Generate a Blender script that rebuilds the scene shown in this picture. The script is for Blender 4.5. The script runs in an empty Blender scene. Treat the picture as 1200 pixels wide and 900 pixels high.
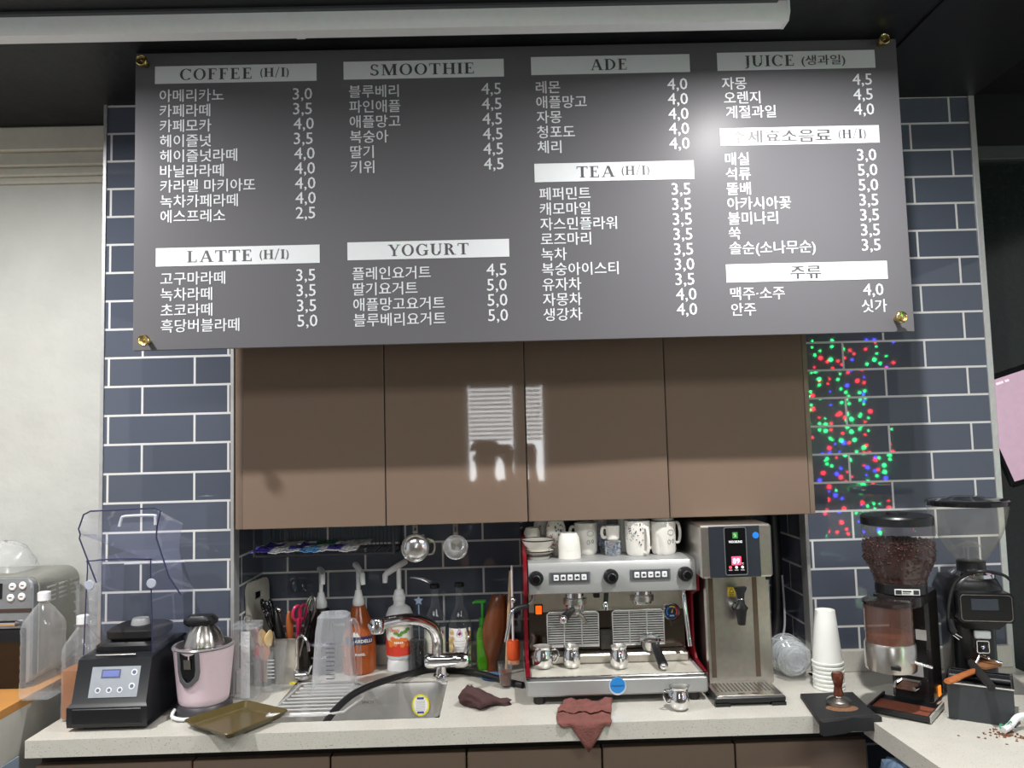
import bpy, bmesh, math, random
from mathutils import Vector, Matrix
random.seed(7)
PI = math.pi
S = bpy.context.scene
COL = S.collection

# ------------------------------------------------------------------ camera
YAW, PITCH, ROLL = 0.01346494, 0.07323901, -0.02650319
CAM = Vector((1.4030404, -2.72044857, 1.8))
FPX = 900.0                                   # focal length in pixels of a 1200 px wide frame
FW = Vector((math.sin(YAW)*math.cos(PITCH), math.cos(YAW)*math.cos(PITCH), math.sin(PITCH)))
_r = Vector((math.cos(YAW), -math.sin(YAW), 0)); _u = _r.cross(FW)
RT = math.cos(ROLL)*_r + math.sin(ROLL)*_u
UP = -math.sin(ROLL)*_r + math.cos(ROLL)*_u
cd = bpy.data.cameras.new('camera'); cam = bpy.data.objects.new('camera', cd); COL.objects.link(cam)
cd.sensor_width = 36.0; cd.lens = 36.0*FPX/1200.0; cd.clip_start = 0.05
m = Matrix((RT, UP, -FW)).transposed().to_4x4(); m.translation = CAM
cam.matrix_world = m
S.camera = cam

# ------------------------------------------------------------------ world and colour management
S.view_settings.view_transform = 'Standard'
S.view_settings.look = 'None'
S.view_settings.gamma = 1.0
S.view_settings.use_curve_mapping = False
S.view_settings.exposure = 0.0
W = bpy.data.worlds.new('world'); S.world = W; W.use_nodes = True
W.node_tree.nodes['Background'].inputs[0].default_value = (0.93, 0.97, 1.0, 1)
W.node_tree.nodes['Background'].inputs[1].default_value = 0.54

def area(name, loc, sx, sy, power, rot=(0, 0, 0), color=(1, 1, 1), spread=180, shape='RECTANGLE'):
    l = bpy.data.lights.new(name, 'AREA'); l.shape = shape; l.size = sx; l.size_y = sy
    l.energy = power; l.color = color; l.spread = math.radians(spread)
    o = bpy.data.objects.new(name, l); COL.objects.link(o); o.location = loc; o.rotation_euler = rot
    return o
CEIL = 3.05
area('window_daylight', (1.285, -5.12, 1.87), .46, .96, 26, rot=(math.radians(90), 0, 0), color=(.95, .98, 1))
# small ceiling downlights before the menu board; two soft fill lights added further back
area('downlight_lamp', (2.28, -1.05, 3.0285), 0.06, 0.06, 42, color=(1, .985, .96), shape='DISK', spread=168)
area('downlight_lamp', (-0.25, -1.05, 3.0285), 0.06, 0.06, 50, color=(1, .985, .96), shape='DISK', spread=168)
area('fill_lamp', (0.2, -2.6, 3.03), 1.3, 0.7, 36, color=(1, .99, .97))
area('fill_lamp', (2.9, -2.6, 3.03), 1.3, 0.7, 36, color=(1, .99, .97))

# ------------------------------------------------------------------ pixel rays of the photograph -> points of the place
def ray(px, py): return FW*FPX + RT*(px-600) - UP*(py-450)
def at(px, py, Y):
    d = ray(px, py); return CAM + d*((Y-CAM.y)/d.y)
def atZ(px, py, Z):
    d = ray(px, py); return CAM + d*((Z-CAM.z)/d.z)
def sc(p): return (Vector(p)-CAM).dot(FW)/FPX   # metres per pixel at a point

# ------------------------------------------------------------------ materials
def lin(c):
    return tuple(((v/255)/12.92 if v/255 <= .04045 else ((v/255+.055)/1.055)**2.4) for v in c)
_M = {}
def mat(name, rgb, rough=.5, metal=0., var=.05, vscale=40., bump=0., bscale=120., coat=0., emit=0., spec=.5, alpha=None):
    if name in _M: return _M[name]
    m = bpy.data.materials.new(name); m.use_nodes = True; nt = m.node_tree; b = nt.nodes['Principled BSDF']
    c = lin(rgb)
    tc = nt.nodes.new('ShaderNodeTexCoord')
    n = nt.nodes.new('ShaderNodeTexNoise'); n.inputs['Scale'].default_value = vscale; n.inputs['Detail'].default_value = 3
    nt.links.new(tc.outputs['Object'], n.inputs['Vector'])
    mr = nt.nodes.new('ShaderNodeMapRange')
    mr.inputs['To Min'].default_value = 1-var; mr.inputs['To Max'].default_value = 1+var
    mr.inputs['From Min'].default_value = .3; mr.inputs['From Max'].default_value = .7
    nt.links.new(n.outputs['Fac'], mr.inputs['Value'])
    vm = nt.nodes.new('ShaderNodeVectorMath'); vm.operation = 'SCALE'; vm.inputs[0].default_value = c
    nt.links.new(mr.outputs[0], vm.inputs['Scale']); nt.links.new(vm.outputs[0], b.inputs['Base Color'])
    b.inputs['Roughness'].default_value = rough; b.inputs['Metallic'].default_value = metal
    b.inputs['Specular IOR Level'].default_value = spec
    b.inputs['Coat Weight'].default_value = coat; b.inputs['Coat Roughness'].default_value = .03
    if emit: b.inputs['Emission Color'].default_value = (*c, 1); b.inputs['Emission Strength'].default_value = emit
    if bump:
        n2 = nt.nodes.new('ShaderNodeTexNoise'); n2.inputs['Scale'].default_value = bscale; n2.inputs['Detail'].default_value = 4
        nt.links.new(tc.outputs['Object'], n2.inputs['Vector'])
        bp = nt.nodes.new('ShaderNodeBump'); bp.inputs['Strength'].default_value = bump; bp.inputs['Distance'].default_value = .01
        nt.links.new(n2.outputs['Fac'], bp.inputs['Height']); nt.links.new(bp.outputs[0], b.inputs['Normal'])
    _M[name] = m; return m

def clear(name, rgb=(235, 240, 245), body=.12, edge=.55, rough=.04, tint=(1, 1, 1)):
    """thin clear plastic or glass: see-through face on, denser and shinier at grazing angles"""
    if name in _M: return _M[name]
    m = bpy.data.materials.new(name); m.use_nodes = True; nt = m.node_tree; nt.nodes.clear()
    out = nt.nodes.new('ShaderNodeOutputMaterial'); tr = nt.nodes.new('ShaderNodeBsdfTransparent'); tr.inputs[0].default_value = (*tint, 1)
    pr = nt.nodes.new('ShaderNodeBsdfPrincipled'); pr.inputs['Base Color'].default_value = (*lin(rgb), 1); pr.inputs['Roughness'].default_value = rough
    lw = nt.nodes.new('ShaderNodeLayerWeight'); lw.inputs[0].default_value = .35
    mr = nt.nodes.new('ShaderNodeMapRange'); mr.inputs['To Min'].default_value = body; mr.inputs['To Max'].default_value = edge
    tc = nt.nodes.new('ShaderNodeTexCoord'); n = nt.nodes.new('ShaderNodeTexNoise'); n.inputs['Scale'].default_value = 30
    nt.links.new(tc.outputs['Object'], n.inputs['Vector'])
    ad = nt.nodes.new('ShaderNodeMath'); ad.operation = 'MULTIPLY_ADD'; ad.inputs[1].default_value = .12; 
    nt.links.new(n.outputs['Fac'], ad.inputs[0]); nt.links.new(lw.outputs['Facing'], ad.inputs[2])
    nt.links.new(ad.outputs[0], mr.inputs['Value'])
    mx = nt.nodes.new('ShaderNodeMixShader'); nt.links.new(mr.outputs[0], mx.inputs[0])
    nt.links.new(tr.outputs[0], mx.inputs[1]); nt.links.new(pr.outputs[0], mx.inputs[2])
    gl = nt.nodes.new('ShaderNodeBsdfGlossy'); gl.inputs['Roughness'].default_value = rough
    pw = nt.nodes.new('ShaderNodeMath'); pw.operation = 'POWER'; pw.inputs[1].default_value = 3.5; nt.links.new(lw.outputs['Facing'], pw.inputs[0])
    fr = nt.nodes.new('ShaderNodeMath'); fr.operation = 'MULTIPLY_ADD'; fr.inputs[1].default_value = .5; fr.inputs[2].default_value = .035; nt.links.new(pw.outputs[0], fr.inputs[0])
    m2 = nt.nodes.new('ShaderNodeMixShader'); nt.links.new(fr.outputs[0], m2.inputs[0])
    nt.links.new(mx.outputs[0], m2.inputs[1]); nt.links.new(gl.outputs[0], m2.inputs[2])
    nt.links.new(m2.outputs[0], out.inputs[0])
    _M[name] = m; return m

def tile(name, axis, phase, off, rgb=(82, 88, 101), grout=(205, 205, 205), z0=2.943, tw=.302, th=.102, g=.0075):
    """glossy subway tiles in running bond, world sized"""
    m = bpy.data.materials.new(name); m.use_nodes = True; nt = m.node_tree; b = nt.nodes['Principled BSDF']; L = nt.links.new
    tc = nt.nodes.new('ShaderNodeTexCoord'); sx = nt.nodes.new('ShaderNodeSeparateXYZ'); L(tc.outputs['Object'], sx.inputs[0])
    def mt(op, a, b_=None, c=None):
        n = nt.nodes.new('ShaderNodeMath'); n.operation = op
        for i, v in enumerate((a, b_, c)):
            if v is None: continue
            if isinstance(v, (int, float)): n.inputs[i].default_value = v
            else: L(v, n.inputs[i])
        return n.outputs[0]
    h = sx.outputs['X' if axis == 'x' else 'Y']; z = sx.outputs['Z']
    rz = mt('DIVIDE', mt('SUBTRACT', z, z0-100*th), th); row = mt('FLOOR', rz); fz = mt('SUBTRACT', rz, row)
    par = mt('FLOORED_MODULO', row, 2.0)
    hx = mt('DIVIDE', mt('SUBTRACT', mt('SUBTRACT', h, phase-30*tw), mt('MULTIPLY', par, off*tw)), tw)
    colm = mt('FLOOR', hx); fx = mt('SUBTRACT', hx, colm)
    def near(f, size): return mt('LESS_THAN', mt('MINIMUM', f, mt('SUBTRACT', 1.0, f)), g*.5/size)
    gr = mt('MAXIMUM', near(fz, th), near(fx, tw))
    cv = nt.nodes.new('ShaderNodeCombineXYZ'); L(row, cv.inputs[0]); L(colm, cv.inputs[1])
    wn = nt.nodes.new('ShaderNodeTexWhiteNoise'); L(cv.outputs[0], wn.inputs['Vector'])
    val = mt('MULTIPLY_ADD', wn.outputs['Value'], .16, .92)
    vs = nt.nodes.new('ShaderNodeVectorMath'); vs.operation = 'SCALE'; vs.inputs[0].default_value = lin(rgb); L(val, vs.inputs['Scale'])
    mx = nt.nodes.new('ShaderNodeMix'); mx.data_type = 'RGBA'; L(gr, mx.inputs[0]); L(vs.outputs[0], mx.inputs[6]); mx.inputs[7].default_value = (*lin(grout), 1)
    L(mx.outputs[2], b.inputs['Base Color'])
    L(mt('MULTIPLY_ADD', gr, .7, .025), b.inputs['Roughness'])
    ge = nt.nodes.new('ShaderNodeNewGeometry')
    sb = nt.nodes.new('ShaderNodeVectorMath'); sb.operation = 'SUBTRACT'; L(wn.outputs['Color'], sb.inputs[0]); sb.inputs[1].default_value = (.5, .5, .5)
    s2 = nt.nodes.new('ShaderNodeVectorMath'); s2.operation = 'SCALE'; L(sb.outputs[0], s2.inputs[0]); s2.inputs['Scale'].default_value = .022
    a2 = nt.nodes.new('ShaderNodeVectorMath'); a2.operation = 'ADD'; L(ge.outputs['Normal'], a2.inputs[0]); L(s2.outputs[0], a2.inputs[1])
    nn = nt.nodes.new('ShaderNodeVectorMath'); nn.operation = 'NORMALIZE'; L(a2.outputs[0], nn.inputs[0]); L(nn.outputs[0], b.inputs['Normal'])
    return m

def speckle(name, base, dots, rough=.25, scale=260., thr=.66):
    """cast stone with small chips"""
    m = mat(name, base, rough, var=.03, vscale=15); nt = m.node_tree; b = nt.nodes['Principled BSDF']
    src = b.inputs['Base Color'].links[0].from_socket
    tc = nt.nodes.new('ShaderNodeTexCoord'); v = nt.nodes.new('ShaderNodeTexNoise'); v.inputs['Scale'].default_value = scale; v.inputs['Detail'].default_value = 1
    nt.links.new(tc.outputs['Object'], v.inputs['Vector'])
    r = nt.nodes.new('ShaderNodeMapRange'); r.inputs['From Min'].default_value = thr; r.inputs['From Max'].default_value = thr+.04
    nt.links.new(v.outputs['Fac'], r.inputs['Value'])
    mx = nt.nodes.new('ShaderNodeMix'); mx.data_type = 'RGBA'; nt.links.new(r.outputs[0], mx.inputs[0]); nt.links.new(src, mx.inputs[6])
    mx.inputs[7].default_value = (*lin(dots), 1); nt.links.new(mx.outputs[2], b.inputs['Base Color'])
    return m

steel = mat('brushed_steel', (200, 196, 190), .28, 1, var=.06, vscale=60)
steel_dark = mat('worn_steel', (150, 146, 140), .35, 1, var=.08)
chrome = mat('chrome', (228, 228, 230), .12, 1, var=.02)
black = mat('black_plastic', (22, 23, 26), .35, var=.1)
black_gloss = mat('gloss_black_plastic', (14, 15, 18), .1, var=.1)
black_matt = mat('matt_black_plastic', (30, 30, 33), .6, var=.1)
rubber = mat('black_rubber', (18, 18, 20), .45, var=.1)
white_pl = mat('white_plastic', (232, 234, 236), .35, var=.02)
white_paint = mat('white_paint', (236, 238, 240), .4, var=.02)
ceramic = mat('white_ceramic', (236, 233, 226), .15, var=.02)
ink = mat('dark_ink', (45, 45, 48), .6)
paper = mat('white_paper', (235, 235, 232), .7, var=.02)
brass = mat('brass', (205, 180, 120), .25, 1)
glass = clear('clear_glass', (165, 170, 174), body=.0, edge=.34)
plastic = clear('clear_plastic', body=.03, edge=.36, rough=.08)
gold_pl = mat('beige_plastic', (200, 165, 110), .4)

# ------------------------------------------------------------------ mesh builder
def smooth(pts, n=6):
    P = [Vector(p) for p in pts]; out = []
    for i in range(len(P)-1):
        p0 = P[max(i-1, 0)]; p1 = P[i]; p2 = P[i+1]; p3 = P[min(i+2, len(P)-1)]
        for k in range(n):
            t = k/n
            out.append(.5*((2*p1)+(p2-p0)*t+(2*p0-5*p1+4*p2-p3)*t*t+(3*p1-p0-3*p2+p3)*t**3))
    out.append(P[-1]); return out
def rrect(w, h, r, n=5, cx=0, cy=0):
    pts = []
    for qx, qy, a in ((1, 1, 0), (-1, 1, 90), (-1, -1, 180), (1, -1, 270)):
        for k in range(n+1):
            t = math.radians(a+90*k/n); pts.append((cx+qx*(w/2-r)+r*math.cos(t), cy+qy*(h/2-r)+r*math.sin(t)))
    return pts
def circ(r, n=24, cx=0, cy=0, ry=None):
    return [(cx+r*math.cos(2*PI*k/n), cy+(ry or r)*math.sin(2*PI*k/n)) for k in range(n)]
class MB:
    def __init__(s, M=None): s.v = []; s.f = []; s.fm = []; s.mi = 0; s.M = M or Matrix()
    def add(s, vs, fs):
        b = len(s.v); s.v += [s.M @ Vector(v) for v in vs]
        s.f += [tuple(b+i for i in f) for f in fs]; s.fm += [s.mi]*len(fs); return s
    def box(s, x0, x1, y0, y1, z0, z1, b=0.0):
        if x0 > x1: x0, x1 = x1, x0
        if y0 > y1: y0, y1 = y1, y0
        if z0 > z1: z0, z1 = z1, z0
        b = min(b, .45*min(x1-x0, y1-y0, z1-z0))
        if b <= 0:
            vs = [(x, y, z) for x in (x0, x1) for y in (y0, y1) for z in (z0, z1)]
            return s.add(vs, [(0, 1, 3, 2), (4, 6, 7, 5), (0, 4, 5, 1), (2, 3, 7, 6), (0, 2, 6, 4), (1, 5, 7, 3)])
        lo = (x0, y0, z0); hi = (x1, y1, z1); vs = []; idx = {}
        for c in range(8):
            sg = [(c >> k) & 1 for k in range(3)]
            for ax in range(3):
                p = [0]*3
                for k in range(3):
                    e = (hi if sg[k] else lo)[k]
                    p[k] = e if k == ax else e+(-b if sg[k] else b)
                idx[c, ax] = len(vs); vs.append(tuple(p))
        fs = []
        for ax in range(3):
            o = [k for k in range(3) if k != ax]
            for sd in (0, 1):
                fs.append([idx[(sd << ax) | (i << o[0]) | (j << o[1]), ax] for i, j in ((0, 0), (1, 0), (1, 1), (0, 1))])
            for i in (0, 1):
                for j in (0, 1):
                    c0 = (i << o[0]) | (j << o[1]); c1 = c0 | (1 << ax)
                    fs.append([idx[c0, o[0]], idx[c1, o[0]], idx[c1, o[1]], idx[c0, o[1]]])
        for c in range(8): fs.append([idx[c, 0], idx[c, 1], idx[c, 2]])
        return s.add(vs, fs)
    def rings(s, R, closed=True, cap0=False, cap1=False, loop=False):
        n = len(R[0]); vs = [p for r in R for p in r]; fs = []
        for i in range(len(R)-(0 if loop else 1)):
            j = (i+1) % len(R)
            for k in range(n if closed else n-1):
                q = (k+1) % n; fs.append((i*n+k, i*n+q, j*n+q, j*n+k))
        if cap0: fs.append(tuple(range(n))[::-1])
        if cap1: fs.append(tuple((len(R)-1)*n+k for k in range(n)))
        return s.add(vs, fs)
    def lathe(s, prof, c=(0, 0, 0), n=32, a0=0, a1=360, ax='z', cap=True, sy=1.0):
        full = abs(a1-a0) >= 360; m = n if full else n+1; R = []
        for r, z in prof:
            ring = []
            for k in range(m):
                t = math.radians(a0+(a1-a0)*k/n); x = r*math.cos(t); y = r*math.sin(t)*sy
                p = (x, y, z) if ax == 'z' else ((x, -z, y) if ax == 'y' else (z, x, y))
                ring.append((c[0]+p[0], c[1]+p[1], c[2]+p[2]))
            R.append(ring)
        return s.rings(R, full, cap and full and prof[0][0] > 1e-6, cap and full and prof[-1][0] > 1e-6)
    def cyl(s, c, r, h, n=24, ax='z', b=0.0):
        p = [(r, 0), (r, h)] if b <= 0 else [(r-b, 0), (r, b), (r, h-b), (r-b, h)]
        return s.lathe(p, c, n, ax=ax)
    def ball(s, c, r, n=20, sz=1.0, h0=-90, h1=90, ax='z'):
        k = max(4, n//2); p = [(max(r*math.cos(math.radians(h0+(h1-h0)*i/k)), 1e-5), r*sz*math.sin(math.radians(h0+(h1-h0)*i/k))) for i in range(k+1)]
        return s.lathe(p, c, n, ax=ax)
    def tube(s, pts, r, n=10, closed=False):
        P = [Vector(p) for p in pts]; N = len(P); rr = r if isinstance(r, (list, tuple)) else [r]*N
        R = []; nrm = None
        for i in range(N):
            if closed: t = P[(i+1) % N]-P[i-1]
            else: t = P[min(i+1, N-1)]-P[max(i-1, 0)]
            t = t.normalized() if t.length > 1e-9 else Vector((0, 0, 1))
            if nrm is None:
                a = Vector((0, 0, 1)) if abs(t.z) < .9 else Vector((1, 0, 0)); nrm = (a-t*a.dot(t)).normalized()
            else:
                nrm = nrm-t*nrm.dot(t); nrm = nrm.normalized() if nrm.length > 1e-6 else t.orthogonal().normalized()
            bn = t.cross(nrm)
            R.append([tuple(P[i]+nrm*(rr[i]*math.cos(2*PI*k/n))+bn*(rr[i]*math.sin(2*PI*k/n))) for k in range(n)])
        return s.rings(R, True, not closed, not closed, closed)
    def prism(s, o, h0, h1, pl='xy'):
        f = {'xy': lambda p, h: (p[0], p[1], h), 'xz': lambda p, h: (p[0], h, p[1]), 'yz': lambda p, h: (h, p[0], p[1])}[pl]
        return s.rings([[f(p, h0) for p in o], [f(p, h1) for p in o]], True, True, True)
    def tray(s, R):                       # closed shell through a list of rings, capped at both ends
        return s.rings(R, True, True, True)
    def poly(s, pts): return s.add(pts, [tuple(range(len(pts)))])
    def grid(s, fn, nu, nv):
        vs = [fn(i/nu, j/nv) for i in range(nu+1) for j in range(nv+1)]
        return s.add(vs, [(i*(nv+1)+j, (i+1)*(nv+1)+j, (i+1)*(nv+1)+j+1, i*(nv+1)+j+1) for i in range(nu) for j in range(nv)])
    def text(s, body, x, y, z, size, align='l', wrap=None, track=1.0, bold=0.0, fit=None, shear=0.0):
        """lettering on a plane that faces -Y (or round a cylinder of radius wrap)"""
        vs, fs = glyphs(body, track, bold)
        if not vs: return s
        x0 = min(v[0] for v in vs); x1 = max(v[0] for v in vs); k = size; kx = fit/(x1-x0) if fit else k
        w = (x1-x0)*kx; ox = {'l': 0, 'c': -w/2, 'r': -w}[align]
        P = []
        for a, b in vs:
            tx = ox+(a-x0)*kx+b*k*shear; tz = b*k
            if wrap: P.append((x+wrap*math.sin(tx/wrap), y-wrap*math.cos(tx/wrap), z+tz))
            else: P.append((x+tx, y, z+tz))
        return s.add(P, fs)
    def build(s, name, mats, parent=None, loc=None, sharp=35, flat=False, recalc=True):
        me = bpy.data.meshes.new(name); me.from_pydata([tuple(v) for v in s.v], [], s.f)
        mats = mats if isinstance(mats, (list, tuple)) else [mats]
        for x in mats: me.materials.append(x)
        me.polygons.foreach_set('material_index', s.fm)
        if recalc:
            bm = bmesh.new(); bm.from_mesh(me)
            bmesh.ops.recalc_face_normals(bm, faces=bm.faces); bm.to_mesh(me); bm.free()
        me.update()
        if not flat:
            me.shade_smooth(); me.set_sharp_from_angle(angle=math.radians(sharp))
        o = bpy.data.objects.new(name, me); COL.objects.link(o)
        if parent: o.parent = parent
        if loc is not None: o.location = loc
        return o
_G = {}
_TC = bpy.data.curves.new('lettering', 'FONT'); _TC.size = 1; _TC.resolution_u = 2
_TO = bpy.data.objects.new('lettering', _TC)
def glyphs(body, track=1.0, bold=0.0):
    key = (body, track, bold)
    if key in _G: return _G[key]
    c, o = _TC, _TO; c.body = body; c.space_character = track; c.offset = bold; me = o.to_mesh()
    r = ([(v.co.x, v.co.y) for v in me.vertices], [tuple(p.vertices) for p in me.polygons])
    o.to_mesh_clear()
    _G[key] = r; return r

def thing(name, label, cat, loc=(0, 0, 0), rz=0.0, group=None):
    o = bpy.data.objects.new(name, None); COL.objects.link(o); o.empty_display_size = .05
    o.location = loc; o.rotation_euler = (0, 0, rz); o['label'] = label; o['category'] = cat
    if group: o['group'] = group
    return o
def tag(o, label, cat, group=None, kind=None):
    o['label'] = label; o['category'] = cat
    if group: o['group'] = group
    if kind: o['kind'] = kind
    return o
def struct(name, mb, m, parent=None, **k):
    o = mb.build(name, m, parent, **k)
    if not parent: o['kind'] = 'structure'
    return o
def dup(root, loc, label, rz=None, group=None):
    r = root.copy(); COL.objects.link(r); r.location = loc; r['label'] = label
    if rz is not None: r.rotation_euler = (0, 0, rz)
    if group: r['group'] = group
    for ch in list(root.children):
        c = ch.copy(); COL.objects.link(c); c.parent = r
        for g in list(ch.children):
            d = g.copy(); COL.objects.link(d); d.parent = c
    return r

# ------------------------------------------------------------------ the setting
ZC = 0.955                                    # worktop height
XL, XR = -0.005, 3.184                        # ends of the tiled wall
NX0, NX1 = 0.452, 2.485                       # niche
YB, YR = 0.32, 0.06                           # back of the niche, right-hand tiled pier
t_left = tile('slate_tiles', 'x', at(167, 437, 0).x, (at(228, 470, 0).x-at(167, 437, 0).x)/.302 if 1 else .5)
t_right = tile('slate_tiles_right', 'x', at(1036.2, 415, YR).x, (at(989.6, 446, YR).x-at(1036.2, 415, YR).x)/.302)
t_back = tile('slate_tiles_back', 'x', at(337, 655, YB).x, (at(384, 625, YB).x-at(337, 655, YB).x)/.302)
t_ret = tile('slate_tiles_return', 'y', .08, .5)
struct('wall_front', MB().box(XL, NX0, 0, .5, -.02, CEIL+.02), t_left)['label'] = 'slate blue tiled wall'
struct('wall_right', MB().box(NX1, XR, YR, .5, -.02, CEIL+.02), t_right)
struct('wall_back', MB().box(NX0-.01, NX1+.01, YB, YB+.1, -.02, CEIL+.02), t_back)
o = struct('wall_niche_left', MB().box(NX0, NX0+.004, .003, YB, -.02, CEIL+.02), t_ret)
o = struct('wall_niche_right', MB().box(NX1-.004, NX1, YR+.003, YB, -.02, CEIL+.02), t_ret)
trim_m = mat('aluminium_trim', (205, 205, 205), .35, .6)
for i, (x, y) in enumerate(((XL, 0), (NX0, 0), (NX1, YR), (XR, YR))):
    struct('trim_%d' % (i+1), MB().box(x-.006 if i != 3 else x-.004, x+.006 if i != 3 else x+.018, y-.006, y+.05, 0, CEIL+.01, .001), trim_m)
plaster = mat('white_plaster', (196, 197, 192), .75, var=.05, vscale=5, bump=.55, bscale=14)
YW = .22
struct('wall_left', MB().box(-2.2, XL-.01, YW, YW+.1, -.02, CEIL+.02), plaster)
mb = MB()
for z0, z1, d in ((2.955, 3.05, .055), (2.90, 2.955, .04), (2.865, 2.90, .03), (2.84, 2.865, .02)):
    mb.box(-2.2, XL-.012, YW-d, YW, z0, z1, .006)
struct('trim_5', mb, mat('cream_moulding', (205, 202, 190), .6, var=.03))
ceil_m = mat('black_ceiling_paint', (19, 21, 24), .45, spec=.3, var=.3, vscale=6, bump=.5, bscale=9)
struct('ceiling', MB().box(-2.2, 2.72, -5.2, .6, CEIL, CEIL+.1), ceil_m)
struct('trim_6', MB().box(2.72, 3.2, -3.5, .6, CEIL-.006, CEIL+.1), mat('black_beam_paint', (16, 18, 20), .5, var=.2))
struct('ceiling_passage', MB().box(3.2, 5.5, -5.2, 1.2, CEIL+.2, CEIL+.3), mat('black_passage_paint', (12, 13, 14), .7, var=.2))
dk = mat('black_wall_panel', (20, 22, 23), .4, var=.2)
struct('wall_passage', MB().box(3.2, 5.5, .5, .6, -.02, CEIL+.2), dk)
struct('door_1', MB().box(3.36, 3.40, .42, .5, 0, 2.93, .004).box(3.36, 4.3, .42, .5, 2.93, 2.99, .004), mat('grey_door_frame', (70, 74, 72), .4))
struct('window_1', MB().box(3.40, 4.3, .455, .47, 0, 2.93), mat('dark_green_pane', (28, 36, 32), .12, var=.2))
struct('floor', MB().box(-2.2, 5.5, -5.2, .6, -.12, -.02), mat('grey_floor', (120, 116, 110), .4, var=.08, vscale=3))
rear = mat('brown_rear_wall', (112, 104, 98), .7, var=.04, vscale=2)
YQ = -5.0
mb = MB(); wx0, wx1, wz0, wz1 = 1.05, 1.52, 1.38, 2.36
mb.box(-2.2, wx0, YQ-.1, YQ, -.02, CEIL).box(wx1, 5.5, YQ-.1, YQ, -.02, CEIL).box(wx0, wx1, YQ-.1, YQ, -.02, wz0).box(wx0, wx1, YQ-.1, YQ, wz1, CEIL)
struct('wall_rear', mb, rear)
mb = MB()
for x in (wx0-.03, wx1-.02): mb.box(x, x+.05, YQ-.05, YQ+.02, wz0, wz1, .004)
for z in (wz0-.03, wz1-.02): mb.box(wx0-.03, wx1+.03, YQ-.05, YQ+.02, z, z+.05, .004)
struct('window_2', mb, white_paint)
bl = MB()
for k in range(13): 
    z = 1.80+k*.043; bl.box(wx0+.03, wx1-.03, YQ-.03, YQ+.01, z, z+.022, .003)
tag(bl.build('window_blind', mat('grey_blind', (120, 116, 110), .6)), 'grey slatted blind over the window behind the viewer', 'blind')
# ------------------------------------------------------------------ worktops and base cabinets
stone = speckle('speckled_stone', (200, 197, 188), (150, 145, 132))
YF = -0.37                                    # worktop front edge
SX0, SX1, SY0, SY1 = 0.64, 1.185, -0.285, 0.085   # sink cut-out
top = thing('stone_worktop', 'long pale speckled stone worktop under the coffee machine and sink', 'worktop', (0, 0, ZC))
def outl(): pass
mb = MB(); TH = .05
for x0, x1, y0, y1 in ((-.028, SX0, YF, -.006), (SX0, SX1, YF, SY0), (SX1, 2.455, YF, -.006), (SX0, SX1, SY1, .31), (NX0+.01, SX0, -.006, .31), (SX1, NX1-.01, -.006, .31), (2.455, XR, -.37, .045)):
    mb.box(x0, x1, y0, y1, -TH, 0)
o = mb.build('slab', stone, top)
for i, b_ in enumerate(((NX0+.008, NX1-.008, .296, .319), (NX0+.008, NX0+.03, .008, .295), (NX1-.03, NX1-.008, YR, .295), (NX1+.002, XR, YR-.025, YR-.001))):
    struct('trim_%d' % (i+11), MB().box(*b_, ZC+.0005, ZC+.075, .002), stone)
side = thing('side_worktop', 'pale stone return worktop carrying the two coffee grinders', 'worktop', (0, 0, ZC))
MB().prism([(2.4565, -.3715), (2.475, -.75), (2.51, -1.35), (3.30, -1.35), (3.30, -.3715)], -.055, 0).build('slab', stone, side)
MB().prism([(2.53, -.40), (2.56, -1.3), (3.25, -1.3), (3.25, -.40)], -.94, -.056).build('panel', mat('grey_side_panel', (128, 124, 116), .6), side)

cab = mat('taupe_gloss_cabinet', (123, 105, 92), .035, var=.015, vscale=2, spec=.42)
cab_side = mat('taupe_cabinet_side', (120, 103, 91), .3, var=.02)
seam = mat('dark_recess', (32, 27, 26), .6)
mb = MB().box(-.02, 2.44, -.30, -.05, .0, ZC-TH-.001)
xs = [-.02]+[at(x, y, -.335).x for x, y in ((225, 893), (387, 890), (546.5, 884), (705.5, 879), (861.5, 874), (1016, 869))]
names = ['at the far end under the blender', 'under the juicer and tray', 'under the sink basin', 'under the faucet and brown cloth', 'under the coffee machine', 'under the hot water dispenser']
for i in range(6):
    x0, x1 = xs[i], xs[i+1]
    c = thing('base_cabinet', 'taupe gloss base cabinet %s' % names[i], 'cabinet', ((x0+x1)/2, -.30, 0.0), group='base cabinets below the stone worktop')
    w = (x1-x0)/2
    MB().box(-w+.001, w-.001, 0.001, .26, .06, .70).box(-w+.001, w-.001, 0.001, .02, .70, ZC-TH-.001).build('body', seam, c)
    MB().box(-w+.0025, w-.0025, -.035, -.001, .10, .868, .003).build('door', cab, c)

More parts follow.
